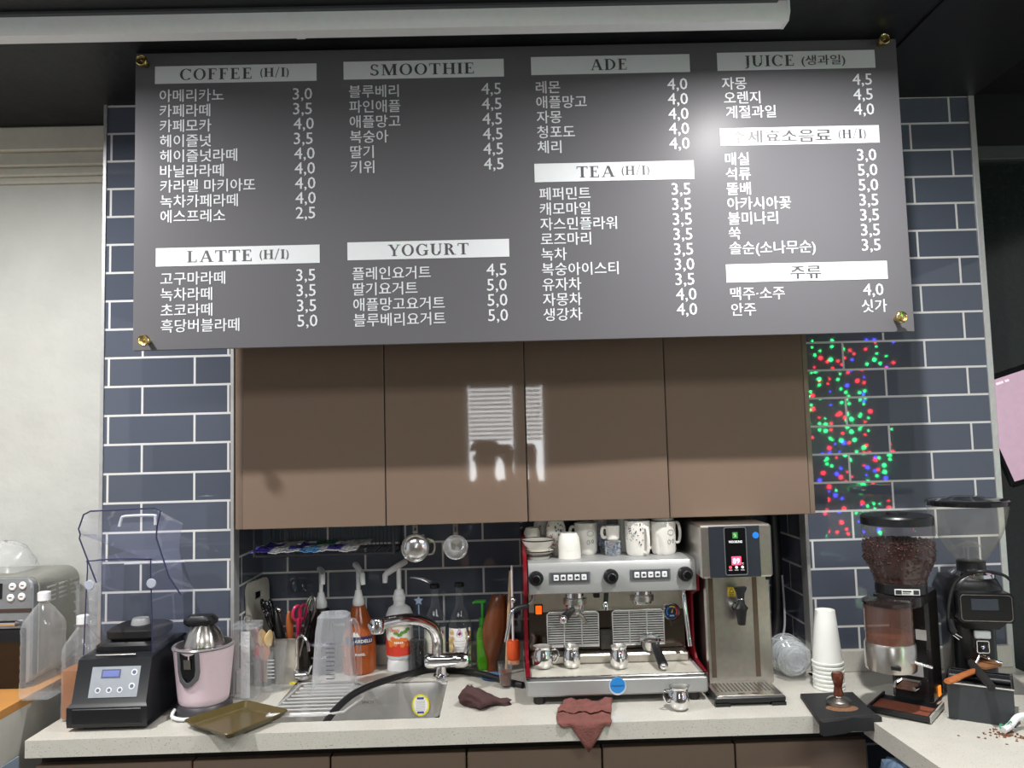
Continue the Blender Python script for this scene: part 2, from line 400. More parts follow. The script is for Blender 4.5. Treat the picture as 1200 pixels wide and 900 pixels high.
# ------------------------------------------------------------------ wall cabinets
YC = -.08
cz0 = 1.522; cz1 = 2.24
cx = [at(x, y, YC).x for x, y in ((283.5, 621), (452.5, 615), (619, 610), (785, 606), (950.5, 602))]
cn = ['first from the pier behind the blender', 'second, above the hanging steel cups', 'third, above the cups on the coffee machine', 'fourth, above the hot water dispenser']
for i in range(4):
    x0, x1 = cx[i], cx[i+1]
    c = thing('wall_cabinet', 'taupe gloss wall cabinet, %s' % cn[i], 'cabinet', ((x0+x1)/2, 0, cz0), group='wall cabinets under the menu board')
    w = (x1-x0)/2
    MB().box(-w+.001, w-.001, YC+.021, YB-.002, .006, cz1-cz0).build('body', cab_side, c)
    dr = MB().box(-w+.0018, w-.0018, -.01, .01, 0, cz1-cz0, .002).build('door', cab, c, loc=(0, YC+.01, 0))
    dr.rotation_euler = (0, 0, (-.004, -.0, -.03, .002)[i])
    if i == 0: MB().box(-w-.026, -w-.001, YC+.012, YB-.002, 0, cz1-cz0, .001).build('filler_strip', cab_side, c)
    if i == 3: MB().box(w+.001, w+.018, YC+.006, YR-.01, 0, cz1-cz0, .001).build('filler_strip', cab_side, c)

# ------------------------------------------------------------------ menu board
YM = -.37
bp = [at(157, 63, YM), at(1051, 38, YM), at(157.5, 412, YM), at(1070, 387.5, YM)]
bx0 = (bp[0].x+bp[2].x)/2; bx1 = (bp[1].x+bp[3].x)/2; bz1 = min((bp[0].z+bp[1].z)/2, CEIL-.004); bz0 = (bp[2].z+bp[3].z)/2
board = thing('menu_board', 'large dark grey cafe menu board with white lettering hung above the cabinets', 'menu board', ((bx0+bx1)/2, YM, bz0))
BO = Vector(((bx0+bx1)/2, YM, bz0))
board_m = mat('satin_grey_board', (97, 96, 100), .33, var=.03, vscale=1.5, spec=.10)
hw = (bx1-bx0)/2; hh = bz1-bz0
MB().box(-hw, hw, 0, .012, 0, hh, .0012).build('panel', board_m, board)
vinyl = mat('white_vinyl', (212, 215, 218), .45, var=.01)
def bl_(px, py): p = at(px, py, YM-.001)-BO; return p
def ser(ch):
    """serif capitals on a unit cap height: (advance, polygons)"""
    S_, T, H = .185, .07, .06; P = []
    def R(x, y, w, h): P.append([(x, y), (x+w, y), (x+w, y+h), (x, y+h)])
    def stem(x, w=S_, top=True, bot=True, e=.085):
        R(x, 0, w, 1)
        if bot: R(x-e, 0, w+2*e, H)
        if top: R(x-e, 1-H, w+2*e, H)
    def arc(cx, cy, rx, ry, a0, a1, wx, wy, n=20):
        for k in range(n):
            q = []
            for a, f in ((a0+(a1-a0)*k/n, 0), (a0+(a1-a0)*(k+1)/n, 0), (a0+(a1-a0)*(k+1)/n, 1), (a0+(a1-a0)*k/n, 1)):
                t = math.radians(a); q.append((cx+(rx-f*wx)*math.cos(t), cy+(ry-f*wy)*math.sin(t)))
            P.append(q)
    def D(x0, y0, x1, y1, w): P.append([(x0, y0), (x0+w, y0), (x1+w, y1), (x1, y1)])
    if ch == 'I': stem(.1); return .37, P
    if ch == 'H': stem(.1); stem(.62); R(.2, .48, .5, T); return .89, P
    if ch in 'EFL':
        stem(.1, top=True)
        if ch != 'L': R(.1, 1-T, .5, T); R(.56, .78, .05, .22); R(.2, .5, .26, T); R(.43, .4, .045, .25)
        if ch != 'F': R(.1, 0, .54, T); R(.6, 0, .05, .25)
        return (.73 if ch != 'F' else .68), P
    if ch == 'T': stem(.31, top=False); R(.02, 1-T, .75, T); R(.02, .76, .05, .24); R(.72, .76, .05, .24); return .79, P
    if ch == 'O': arc(.45, .5, .42, .52, 0, 360, .17, .06, 36); return .9, P
    if ch in 'CG':
        arc(.46, .5, .43, .52, 42, 318, .18, .06, 32); R(.74, .68, .055, .3)
        if ch == 'C': return .84, P
        R(.66, 0.04, .16, .4); R(.56, .4, .34, H); return .92, P
    if ch == 'S': arc(.31, .74, .25, .28, 20, 270, .12, .08); arc(.31, .26, .28, .28, 90, -160, .14, .09); R(.5, .76, .045, .22); R(.04, .03, .045, .24); return .64, P
    if ch == 'A': D(.08, 0, .40, 1, .07); D(.66, 0, .36, 1, .19); R(.2, .3, .45, T); R(0, 0, .26, H); R(.58, 0, .36, H); return .92, P
    if ch == 'M': R(.13, 0, .065, 1); R(.04, 0, .24, H); R(.02, 1-H, .2, H); D(.47, 0, .12, 1, .19); D(.47, 0, .84, 1, .08); stem(.82, e=.07); return 1.12, P
    if ch == 'Y': stem(.34, top=False); P[0] = [(.34, 0), (.51, 0), (.51, .5), (.34, .5)]; D(.34, .45, .05, 1, .19); D(.44, .45, .7, 1, .07); R(-.02, 1-H, .34, H); R(.6, 1-H, .25, H); return .83, P
    if ch == 'U': R(.1, .3, S_, .7); R(.02, 1-H, .33, H); arc(.42, .32, .32, .34, 180, 360, .17, .07); R(.68, .3, .065, .7); R(.6, 1-H, .23, H); return .86, P
    if ch == 'R': stem(.1); arc(.27, .74, .36, .26, -90, 90, .17, .055); R(.2, 1-T, .1, T); R(.2, .48, .1, T); D(.58, 0, .34, .5, .19); R(.56, 0, .3, H); return .87, P
    if ch == 'D': stem(.1); arc(.3, .5, .52, .5, -90, 90, .18, .055, 24); R(.2, 1-T, .12, T); R(.2, 0, .12, T); return .88, P
    if ch == 'J': R(.2, .1, S_, .9); R(.11, 1-H, .35, H); arc(.14, .02, .23, .2, -110, 20, .15, .06); return .46, P
    if ch == '(': arc(.42, .42, .33, .62, 118, 242, .11, .03); return .3, P
    if ch == ')': arc(-.1, .42, .33, .62, -62, 62, .11, .03); return .3, P
    if ch == '/': D(0, -.1, .34, 1.1, .06); return .42, P
    return .35, P
def serif(mb, s, x, y, z, cap, width, y2=None):
    a = 0; Q = []
    for ch in s:
        w, P = ser(ch); Q += [[(p[0]+a, p[1]) for p in q] for q in P]; a += w+.1
    k = width/(a-.1)
    for i, q in enumerate(Q): mb.poly([(x+p[0]*k, y-.000012*(i % 40), z+p[1]*cap) for p in q])
def section(title, strip, tx, caps, items, lx, ly, px, py, small=None):
    """one block of the menu: header strip, its lettering, the item names and the prices"""
    (xa, ya), (xb, yb) = strip
    p0 = bl_(xa, ya); p1 = bl_(xb, yb)
    h = MB().box(p0.x, p1.x, -.0012, -.0002, p1.z, p0.z).build('header_strip', vinyl, board)
    zc = (p0.z+p1.z)/2; L = MB(); L2 = MB(); cap = .036
    a = bl_(tx[0], 0).x; 
    s1 = sc(BO); x0 = p0.x+(tx[0]-xa)*s1; x1 = p0.x+(tx[1]-xa)*s1
    if small == 'HI':
        xm = p0.x+(tx[2]-xa)*s1; xn = p0.x+(tx[3]-xa)*s1
        if title.isascii(): serif(L, title, x0, -.0016, zc-cap/2, cap, x1-x0)
        else: [L.text(title, x0+dx_, -.0018-dx_*.2, zc-.018, .046, fit=x1-x0) for dx_ in (-.0012, 0, .0012)]
        serif(L2, '(H/I)', xm, -.0016, zc-.013, .029, xn-xm)
    elif small:
        serif(L, title, x0, -.0016, zc-cap/2, cap, x1-x0)
        xm = p0.x+(tx[2]-xa)*s1; xn = p0.x+(tx[3]-xa)*s1
        [L2.text(small, xm+dx_, -.0016-dx_*.3, zc-.014, .036, fit=xn-xm) for dx_ in (0, .0011)]
    elif title.isascii(): serif(L, title, x0, -.0016, zc-cap/2, cap, x1-x0)
    else: [L.text(title, x0+dx_, -.0018-dx_*.2, zc-.018, .046, fit=x1-x0) for dx_ in (-.0012, 0, .0012)]
    L.build('header_lettering', board_letter, h, flat=True)
    if L2.v: L2.build('suffix_lettering', board_letter, h, flat=True)
    n = len(items); A = MB(); B = MB()
    for i, (nm, pr) in enumerate(items):
        t = i/max(n-1, 1)
        q = bl_(lx[0]+(lx[1]-lx[0])*t, ly[0]+(ly[1]-ly[0])*t); [A.text(nm, q.x+dx_, -.0008-dx_*.4, q.z-.0165+dz_, .0445) for dx_, dz_ in ((-.0004, 0), (.0006, .0004))]
        q = bl_(px[0]+(px[1]-px[0])*t, py[0]+(py[1]-py[0])*t); [B.text(pr, q.x+dx_, -.0006-dx_*.5, q.z-.0155, .0535 if pr.isascii() else .0445) for dx_ in (0, .0008)]
    A.build('item_lettering', vinyl, board, flat=True); B.build('price_lettering', vinyl, board, flat=True)
board_letter = mat('board_grey_lettering', (74, 73, 77), .4, var=.02)
def rows(a, b): return list(zip(a.split('|'), b.split()))
section('COFFEE', ((181.7, 78), (371, 94.5)), (211, 298, 306, 342), 0, rows('아메리카노|카페라떼|카페모카|헤이즐넛|헤이즐넛라떼|바닐라라떼|카라멜 마키아또|녹차카페라떼|에스프레소', '3,0 3,5 4,0 3,5 4,0 4,0 4,0 4,0 2,5'), (187, 188), (112.5, 254), (343, 346.5), (111, 250.5), 'HI')
section('LATTE', ((182.7, 291), (374.7, 308)), (219, 296, 303, 339), 0, rows('고구마라떼|녹차라떼|초코라떼|흑당버블라떼', '3,5 3,5 3,5 5,0'), (188, 188.5), (327, 382.5), (347, 348.5), (323.5, 377), 'HI')
section('SMOOTHIE', ((402.5, 72.5), (590.7, 89.5)), (434, 560), 0, rows('블루베리|파인애플|애플망고|복숭아|딸기|키위', '4,5 4,5 4,5 4,5 4,5 4,5'), (409, 411), (107.5, 196), (564, 567), (105, 193))
section('YOGURT', ((407, 284.2), (597, 300.7)), (455, 550), 0, rows('플레인요거트|딸기요거트|애플망고요거트|블루베리요거트', '4,5 5,0 5,0 5,0'), (413, 414.5), (321, 375.5), (570, 572), (317, 370.5))
section('ADE', ((622, 67), (808.7, 84.2)), (693.5, 738.5), 0, rows('레몬|애플망고|자몽|청포도|체리', '4,0 4,0 4,0 4,0 4,0'), (628, 630), (102.5, 172.5), (782, 784.5), (99.5, 169))
section('TEA', ((626, 192), (813.7, 209.5)), (676, 722, 729, 764), 0, rows('페퍼민트|캐모마일|자스민플라워|로즈마리|녹차|복숭아이스티|유자차|자몽차|생강차', '3,5 3,5 3,5 3,5 3,5 3,0 3,5 4,0 4,0'), (632, 637), (227.5, 369), (787, 793), (222.5, 363.5), 'HI')
section('JUICE', ((840, 62), (1026, 79.2)), (872, 934, 942, 995), 0, rows('자몽|오렌지|계절과일', '4,5 4,5 4,0'), (846, 851), (98, 131.5), (999, 1001), (94, 129), '(생과일)')
section('수제효소음료', ((843.5, 150.5), (1031, 167)), (856, 977, 985, 1020), 0, rows('매실|석류|똘배|아카시아꽃|불미나리|쑥|솔순(소나무순)', '3,0 5,0 5,0 3,5 3,5 3,5 3,5'), (850, 855), (186.5, 291), (1004.5, 1010), (182.5, 288), 'HI')
section('주류', ((850.5, 310), (1040.5, 326.7)), (927, 963), 0, rows('맥주·소주|안주', '4,0 싯가'), (856, 857), (344.5, 363), (1011.5, 1010), (340.5, 359))
for px, py in ((166, 71), (1036, 46), (168.5, 399), (1056.5, 372)):
    p = at(px, py, YM-.036)-BO
    b = MB().cyl((p.x, 0, p.z), .0075, .03, 16, 'y').build('standoff_bolt', brass, board)
    MB().lathe([(.015, .03), (.0175, .032), (.0175, .04), (.015, .042), (.012, .0405), (.003, .0405), (.003, .044), (1e-5, .044)], (p.x, 0, p.z), 24, ax='y').build('cap', brass, b)
    if py > 200: MB().cyl((p.x, (YC if 0 else 0)-YM-.005, p.z), .007, -YM-.02, 12, 'y').build('shaft', brass, b) if 0 else None

# ------------------------------------------------------------------ long white rail on the ceiling
p0 = at(918, 16, -.56); z0 = at(600, 35.5, -.56).z
r = thing('ceiling_rail', 'long white rail fixture on the black ceiling above the menu board', 'light rail', (p0.x, -.56, z0))
h = CEIL-z0
o = [(-.035, h-.001), (-.035, .02), (-.022, 0), (.022, 0), (.035, .02), (.035, h-.001)]
MB().prism(o, -3.4, 0, 'yz').build('channel', white_paint, r)
MB().prism([(a*1.05, c*1.0-.002) for a, c in o[1:5]]+[(.037, h-.012), (-.037, h-.012)], -1.43, -1.405, 'yz').build('joint_clip', white_paint, r)
MB().prism([(a*1.06, c) for a, c in o], -.002, .006, 'yz').build('end_cap', white_pl, r)
MB().box(-3.4, -.03, -.05, .05, h-.0085, h-.001).build('mounting_plate', mat('grey_plate', (70, 74, 78), .5), r)
for x in (.005, -.9):
    pass

# ------------------------------------------------------------------ downlight housings
for i, x in enumerate((2.28, -.25)):
    t = thing('ceiling_downlight', 'small round ceiling downlight, %s' % ('nearest the dark passage' if i == 0 else 'above the white plaster wall'), 'ceiling light', (x, -1.05, CEIL), group='ceiling downlights')
    MB().lathe([(.05, 0), (.05, -.012), (.042, -.016), (.034, -.012), (.034, -.001)], (0, 0, 0), 32).build('ring', white_paint, t)
    MB().lathe([(.033, -.0155), (.026, -.019), (1e-5, -.020)], (0, 0, 0), 24).build('lens', mat('lit_lens', (255, 250, 240), .3, emit=8), t)
for i, x in enumerate((.2, 2.9)):  # unseen frames around the two added fill lights
    t = thing('fill_light_frame', 'rectangular frame of an added fill light behind the viewer, %s' % ('towards the plaster wall' if i == 0 else 'towards the dark passage'), 'ceiling light', (x, -2.6, CEIL), group='added fill light frames')
    mb = MB()
    for s in (-1, 1): mb.box(-.7, .7, s*.37-.015, s*.37+.015, -.025, -.001, .003); mb.box(s*.685-.015, s*.685+.015, -.355, .355, -.025, -.001, .003)
    mb.build('frame', white_paint, t)

# ------------------------------------------------------------------ string lights hung behind the viewer
def led(name, rgb): return mat(name, rgb, .4, emit=70)
leds = [led('red_led', (255, 40, 60)), led('green_led', (40, 255, 130)), led('blue_led', (60, 60, 255)), rubber]
mb = MB(); YL = -4.8; q0 = at(955, 405, 2*YR-YL); q1 = at(1040, 625, 2*YR-YL)
for k in range(8):
    x = q0.x+(q1.x-q0.x)*k/7; mb.mi = 3
    mb.tube([(x, YL, q0.z+.25), (x+.03, YL, (q0.z+q1.z)/2), (x, YL, q1.z)], .004, 5)
    for j in range(26):
        mb.mi = random.choice((0, 0, 1, 1, 2)); z = q1.z+(q0.z-q1.z)*(j+random.random())/26
        if random.random() < .82: mb.ball((x+random.uniform(-.05, .05), YL+.01, z), random.choice((.010, .014, .02)), 8)
mb.mi = 3; mb.tube([(q0.x-.1, YL, q0.z+.25), (q1.x+.1, YL, q0.z+.25)], .006, 6)
tag(mb.build('string_lights', leds), 'curtain of red, green and blue string lights hung behind the viewer', 'string lights')
# ------------------------------------------------------------------ sink, drainer, taps
def on(px, py, Z=ZC): p = atZ(px, py, Z); return p, sc(p)
sk = thing('sink', 'stainless steel undermount sink basin sunk into the stone worktop', 'sink', ((SX0+SX1)/2, (SY0+SY1)/2, ZC))
sw, sd = SX1-SX0, SY1-SY0
def rr3(w, h, r, z): return [(x, y, z) for x, y in rrect(w, h, r, 6)]
mb = MB(); mb.rings([rr3(sw-.002, sd-.002, .03, -.001), rr3(sw-.014, sd-.014, .05, -.004), rr3(sw-.03, sd-.03, .06, -.03), rr3(sw-.05, sd-.05, .06, -.15), rr3(sw-.11, sd-.11, .06, -.175), rr3(.09, .09, .044, -.18)], cap1=True)
mb.build('basin', mat('satin_basin', (206, 205, 202), .42, .9, var=.03), sk)
MB().lathe([(.045, -.178), (.043, -.172), (.03, -.174), (1e-5, -.176)], (0, 0, 0), 24).build('drain', chrome, sk)
# yellow ringed oval sticker on the front wall shows on the far wall of the basin
p = at(493, 826, SY1-.022) ; q = p-Vector(sk.location)
mb = MB(); yy = q.y-.004
mb.add([(q.x+x, yy, q.z+z) for x, z in circ(.031, 32, ry=.037)], [tuple(range(32))]); mb.mi = 1
mb.add([(q.x+x, yy-.0006, q.z+z) for x, z in circ(.025, 32, ry=.031)], [tuple(range(32))]); mb.mi = 2
for z in (.024, -.024): mb.box(q.x-.012, q.x+.012, yy-.0012, yy-.0011, q.z+z-.0035, q.z+z+.0035)
mb.mi = 3
for k in range(6): mb.box(q.x-.016, q.x+.016, yy-.0012, yy-.0011, q.z+.014-k*.006-.0008, q.z+.014-k*.006+.0008)
mb.build('oval_sticker', [mat('yellow_sticker', (235, 225, 40), .5), paper, mat('navy_print', (60, 70, 140), .5), mat('grey_print', (150, 155, 170), .6)], sk)['label'] = 'yellow ringed oval sticker'
p = at(431, 822, SY1-.022)-Vector(sk.location)
MB().text('SINCO', p.x, p.y-.004, p.z-.006, .014, 'c').build('maker_mark', ink, sk, flat=True)

dr = thing('drainer_rack', 'stainless wire drainer rack laid over the sink end beside the tray', 'drainer', (.70, -.1, ZC))
mb = MB()
for k in range(10):
    y = -.145+k*.034; mb.tube([(-.05+.012*k*.4, y, .012), (.20-.012*abs(k-5), y, .012)], .0032, 6)
mb.tube([(-.055, -.15, .008), (.12, -.155, .008), (.18, -.13, .008), (.215, 0, .008), (.20, .14, .008), (.17, .168, .008), (-.03, .168, .008)], .004, 6)
mb.tube([(-.055, -.15, .008), (-.03, .168, .008)], .004, 6)
mb.build('grid', mat('bright_wire', (226, 226, 226), .35, .5), dr)

def faucet():
    p, s = on(514, 805); t = thing('kitchen_faucet', 'chrome single lever kitchen faucet with a long arched spout over the sink', 'faucet', (1.16, .115, ZC-.0))
    s = sc(t.location)
    MB().lathe([(.030, 0), (.031, .004), (.029, .012), (.0215, .018), (.0205, .045), (.022, .05), (.022, .062)], (0, 0, 0), 28).build('post', chrome, t)
    mb = MB(); mb.lathe([(1e-5, -.060), (.020, -.058), (.026, -.048), (.027, -.03), (.0265, .05), (.029, .055), (.029, .085), (.024, .098), (.012, .102), (1e-5, .102)], (0, 0, .062), 28, ax='x')
    b = mb.build('mixer_body', chrome, t)
    MB().tube(smooth([(.085, -.002, .08), (.098, -.004, .115), (.1, -.003, .145), (.094, .0, .175)], 5), [.010]*5+[.009]*5+[.005]*6, 10).build('lever', chrome, b)
    pts = [(-.012, 0, .08), (-.012, -.002, .14), (-.03, -.03, .19), (-.075, -.085, .226), (-.13, -.145, .24), (-.195, -.195, .238), (-.215, -.21, .23)]
    sp = MB().tube(smooth(pts, 7), [.0215]*15+[.0205]*20+[.0185]*8, 16).build('spout', chrome, t)
    d = Vector((-.195, -.20, .23))
    MB().lathe([(.020, .03), (.024, .022), (.0235, -.012), (.021, -.018), (.018, -.018)], d, 24).build('spray_head', chrome, sp)
    return t
faucet()

t = thing('filter_tap', 'small chrome gooseneck filter tap standing before the utensil can', 'faucet', (0.642, .10, ZC))
MB().lathe([(.016, 0), (.017, .006), (.010, .01), (.010, .05)], (0, 0, 0), 20).build('post', chrome, t)
MB().tube(smooth([(0, 0, .05), (0, 0, .135), (.012, -.01, .165), (.032, -.02, .17), (.05, -.03, .15), (.055, -.034, .12)], 6), .0055, 10).build('spout', chrome, t)
MB().cyl((0, -.008, .03), .016, .045, 20, 'x', .004).tube([(.045, -.008, .035), (.058, -.012, .065)], .004, 8).build('valve', chrome, t)
p, s = on(343, 807); tag(MB().prism([(a*.012*(1 if k % 2 else .55), b*.012*(1 if k % 2 else .55)) for k, (a, b) in enumerate(circ(1, 12))], 0, .006).build('yellow_scrap', mat('yellow_scrap', (235, 215, 60), .5), loc=(p.x, p.y, ZC+.016)), 'tiny yellow star shaped scrap at the foot of the filter tap', 'scrap')

# black hose across the sink
P = []
for px, py, Z in ((381, 848, .97), (392, 833, .985), (415, 813, 1.0), (450, 798, .998), (490, 788, .985), (522, 785, .98), (560, 789, .975), (600, 801, .97), (613, 806, .972)):
    y = (-.27, -.22, -.13, -.02, .16, .175, .11, 0, -.03)[len(P)]; q = at(px, py, y); q.z = max(q.z, ZC+.0105 if len(P) > 3 else q.z); P.append(q)
tag(MB().tube(smooth(P, 6), .0112, 10).build('drain_hose', rubber), 'black rubber hose running across the sink to the coffee machine', 'hose')

# ------------------------------------------------------------------ left partition, oven
woodm = mat('light_wood_board', (196, 140, 78), .35, var=.12, vscale=6)
t = thing('side_table', 'white sided table with a light wood top under the toaster oven', 'table', (-.09, -.12, 0))
MB().prism([(-1.2, -.62), (-.033, -.62), (-.040, .215), (-1.2, .215)], ZC+.05, ZC+.075).build('tabletop', woodm, t)
MB().prism([(-1.2, -.60), (-.036, -.60), (-.042, .21), (-1.2, .21)], 0, ZC+.049).build('side_panel', mat('white_panel', (208, 206, 198), .5, var=.03), t)
ZW = ZC+.075
p = at(6, 884, -.56); 
tag(MB().box(-.0012, .0016, -.13, .06, -.09, .02).build('notice', [mat('blue_grey_notice', (128, 142, 160), .5)], loc=(-.0335, -.45, .90)), 'blue grey notice fixed to the end of the white side table', 'notice')

ovm = mat('satin_oven_metal', (158, 157, 150), .35, .55, var=.04)
ox1, oy0, oy1, oz1 = -.166, -.11, .185, at(47, 677, -.11).z
ov = thing('toaster_oven', 'grey steel toaster oven on the wood topped table by the plaster wall', 'oven', (ox1-.28, (oy0+oy1)/2, ZW))
ohz = oz1-ZW
def oo(w, h, r, y): return [(x, y, z) for x, z in rrect(w, h, r, 6, 0, h/2+.012)]
hx = .28; hy = (oy1-oy0)/2
mb = MB(); mb.tray([oo(2*hx-.01, ohz-.02, .03, -hy+.03), oo(2*hx, ohz-.012, .035, -hy+.032), oo(2*hx, ohz-.012, .05, hy-.02), oo(2*hx-.03, ohz-.04, .05, hy)])
mb.build('housing', ovm, ov)
mb = MB().tray([oo(2*hx-.008, ohz-.014, .03, -hy+.028), oo(2*hx-.008, ohz-.014, .03, -hy+.006), oo(2*hx-.02, ohz-.026, .026, -hy)])
mb.build('front_panel', mat('grey_oven_face', (150, 152, 155), .3, .5), ov)
OX = lambda px: at(px, 690, oy0).x-ov.location.x
OZ = lambda py: at(25, py, oy0).z-ZW
mb = MB().box(-hx+.02, hx-.022, -hy-.006, -hy+.002, OZ(806), OZ(736), .004); mb.build('door_glass', mat('black_oven_glass', (20, 18, 17), .06), ov)
zq = OZ(729); MB().tube([(-hx+.04, -hy-.006, zq), (-hx+.04, -hy-.035, zq+.004), (hx-.035, -hy-.035, zq+.004), (hx-.035, -hy-.006, zq)], .009, 10).build('handle', chrome, ov)
MB().box(-hx+.008, hx-.008, -hy-.002, -hy+.004, OZ(717.5), OZ(713), .001).build('dark_band', mat('brown_band', (70, 55, 48), .3), ov)
MB().box(-.1, OX(3), -hy-.003, -hy+.001, OZ(701), OZ(683), .001).build('display', black_gloss, ov)
for i, (x, z) in enumerate(((OX(15), OZ(687)), (OX(27), OZ(686)), (OX(13), OZ(700)), (OX(26), OZ(699)))):
    b = MB().cyl((x, -hy, z), .0125, .005, 18, 'y', .002).build('push_button', white_pl, ov)
    MB().box(x-.005, x+.005, -hy-.0058, -hy-.0051, z-.0016, z+.0016).build('print', ink, b)
for j in range(3):
    for i in range(4):
        y = -hy+.075+j*.07; z = ohz-.095+i*.0155
        MB().box(hx-.0005, hx+.0012, y, y+.05, z, z+.006, .0004).build('vent_slot', mat('light_vent', (196, 194, 186), .5), ov)
for x in (-1, 1):
    for y in (-1, 1): MB().cyl((x*(hx-.04), y*(hy-.05), 0), .014, .02, 12).build('foot', black, ov)
p = at(8, 664, -.02)
t = thing('plastic_dome', 'crumpled clear plastic dome lying on top of the toaster oven', 'cover', (at(6, 660, .06).x, .05, oz1+.0015))
mb = MB(); n = 26
mb.rings([[( (r+.008*math.sin(5*a+i))*math.cos(a), (r+.008*math.sin(5*a+i))*math.sin(a), z+.006*math.sin(3*a+i)) for a in [2*PI*k/n for k in range(n)]] for i, (r, z) in enumerate(((.105, .007), (.1, .03), (.09, .058), (.068, .084), (.035, .098), (.005, .102)))])
mb.build('shell', clear('cloudy_plastic', (225, 228, 228), .22, .5, .2), t)

# ------------------------------------------------------------------ clear bottles at the left end
def pet(loc, s, H, w, label, fill=None, capname='cap'):
    """square shouldered clear bottle, dimensions in metres"""
    t = thing('plastic_bottle', label, 'bottle', loc)
    def ring(a, r, z): return [(x, y, z) for x, y in rrect(2*a, 2*a, min(r, a*.98), 4)]
    R = [ring(w*.44, .012, .001), ring(w*.5, .016, .008)]
    for k in range(5): R += [ring(w*.5, .016, .05+k*.028), ring(w*.485, .016, .058+k*.028)]
    hs = H*.66
    R += [ring(w*.5, .016, hs), ring(w*.47, .02, hs+.02), ring(w*.28, .022, H-.052), ring(.0145, .0145, H-.034), ring(.0145, .0145, H-.026)]
    MB().rings(R, cap0=True).build('body', plastic, t)
    mb = MB(); mb.prism([((.0185+.0006*(k % 2))*math.cos(2*PI*k/48), (.0185+.0006*(k % 2))*math.sin(2*PI*k/48)) for k in range(48)], H-.026, H-.002).cyl((0, 0, H-.002), .0175, .002, 24)
    mb.build('screw_cap', white_pl, t)
    if fill:
        f = [ring(w*.42, .012, .004), ring(w*.475, .014, .01), ring(w*.475, .014, fill)]
        MB().tray(f).build('liquid', mat('amber_liquid', (164, 100, 44), .1), t)
    return t
p, s = on(38, 822, ZW); pet((p.x, p.y+.052, ZW+.0005), s, .325, .102, 'empty clear square bottle with white cap on the wood table top')
p, s = on(82, 846); pet((p.x+.012, p.y+.045, ZC+.0005), s, .318, .096, 'clear bottle with white cap, filled with amber liquid, beside the blender', .155)

p = on(108, 800)[0]
ct = thing('clear_cup_stack', 'tall stack of clear plastic cups behind the amber bottle', 'cup stack', (at(103, 700, .06).x, .06, ZW+.0005))
for k in range(16):
    z = k*.0165+.001
    MB().lathe([(.034, z), (.040, z+.055), (.043, z+.062), (.0445, z+.064)], (0, 0, 0), 24, cap=False).build('cup', plastic, ct) if k in (0, 3, 6, 9, 11, 13, 15) else None

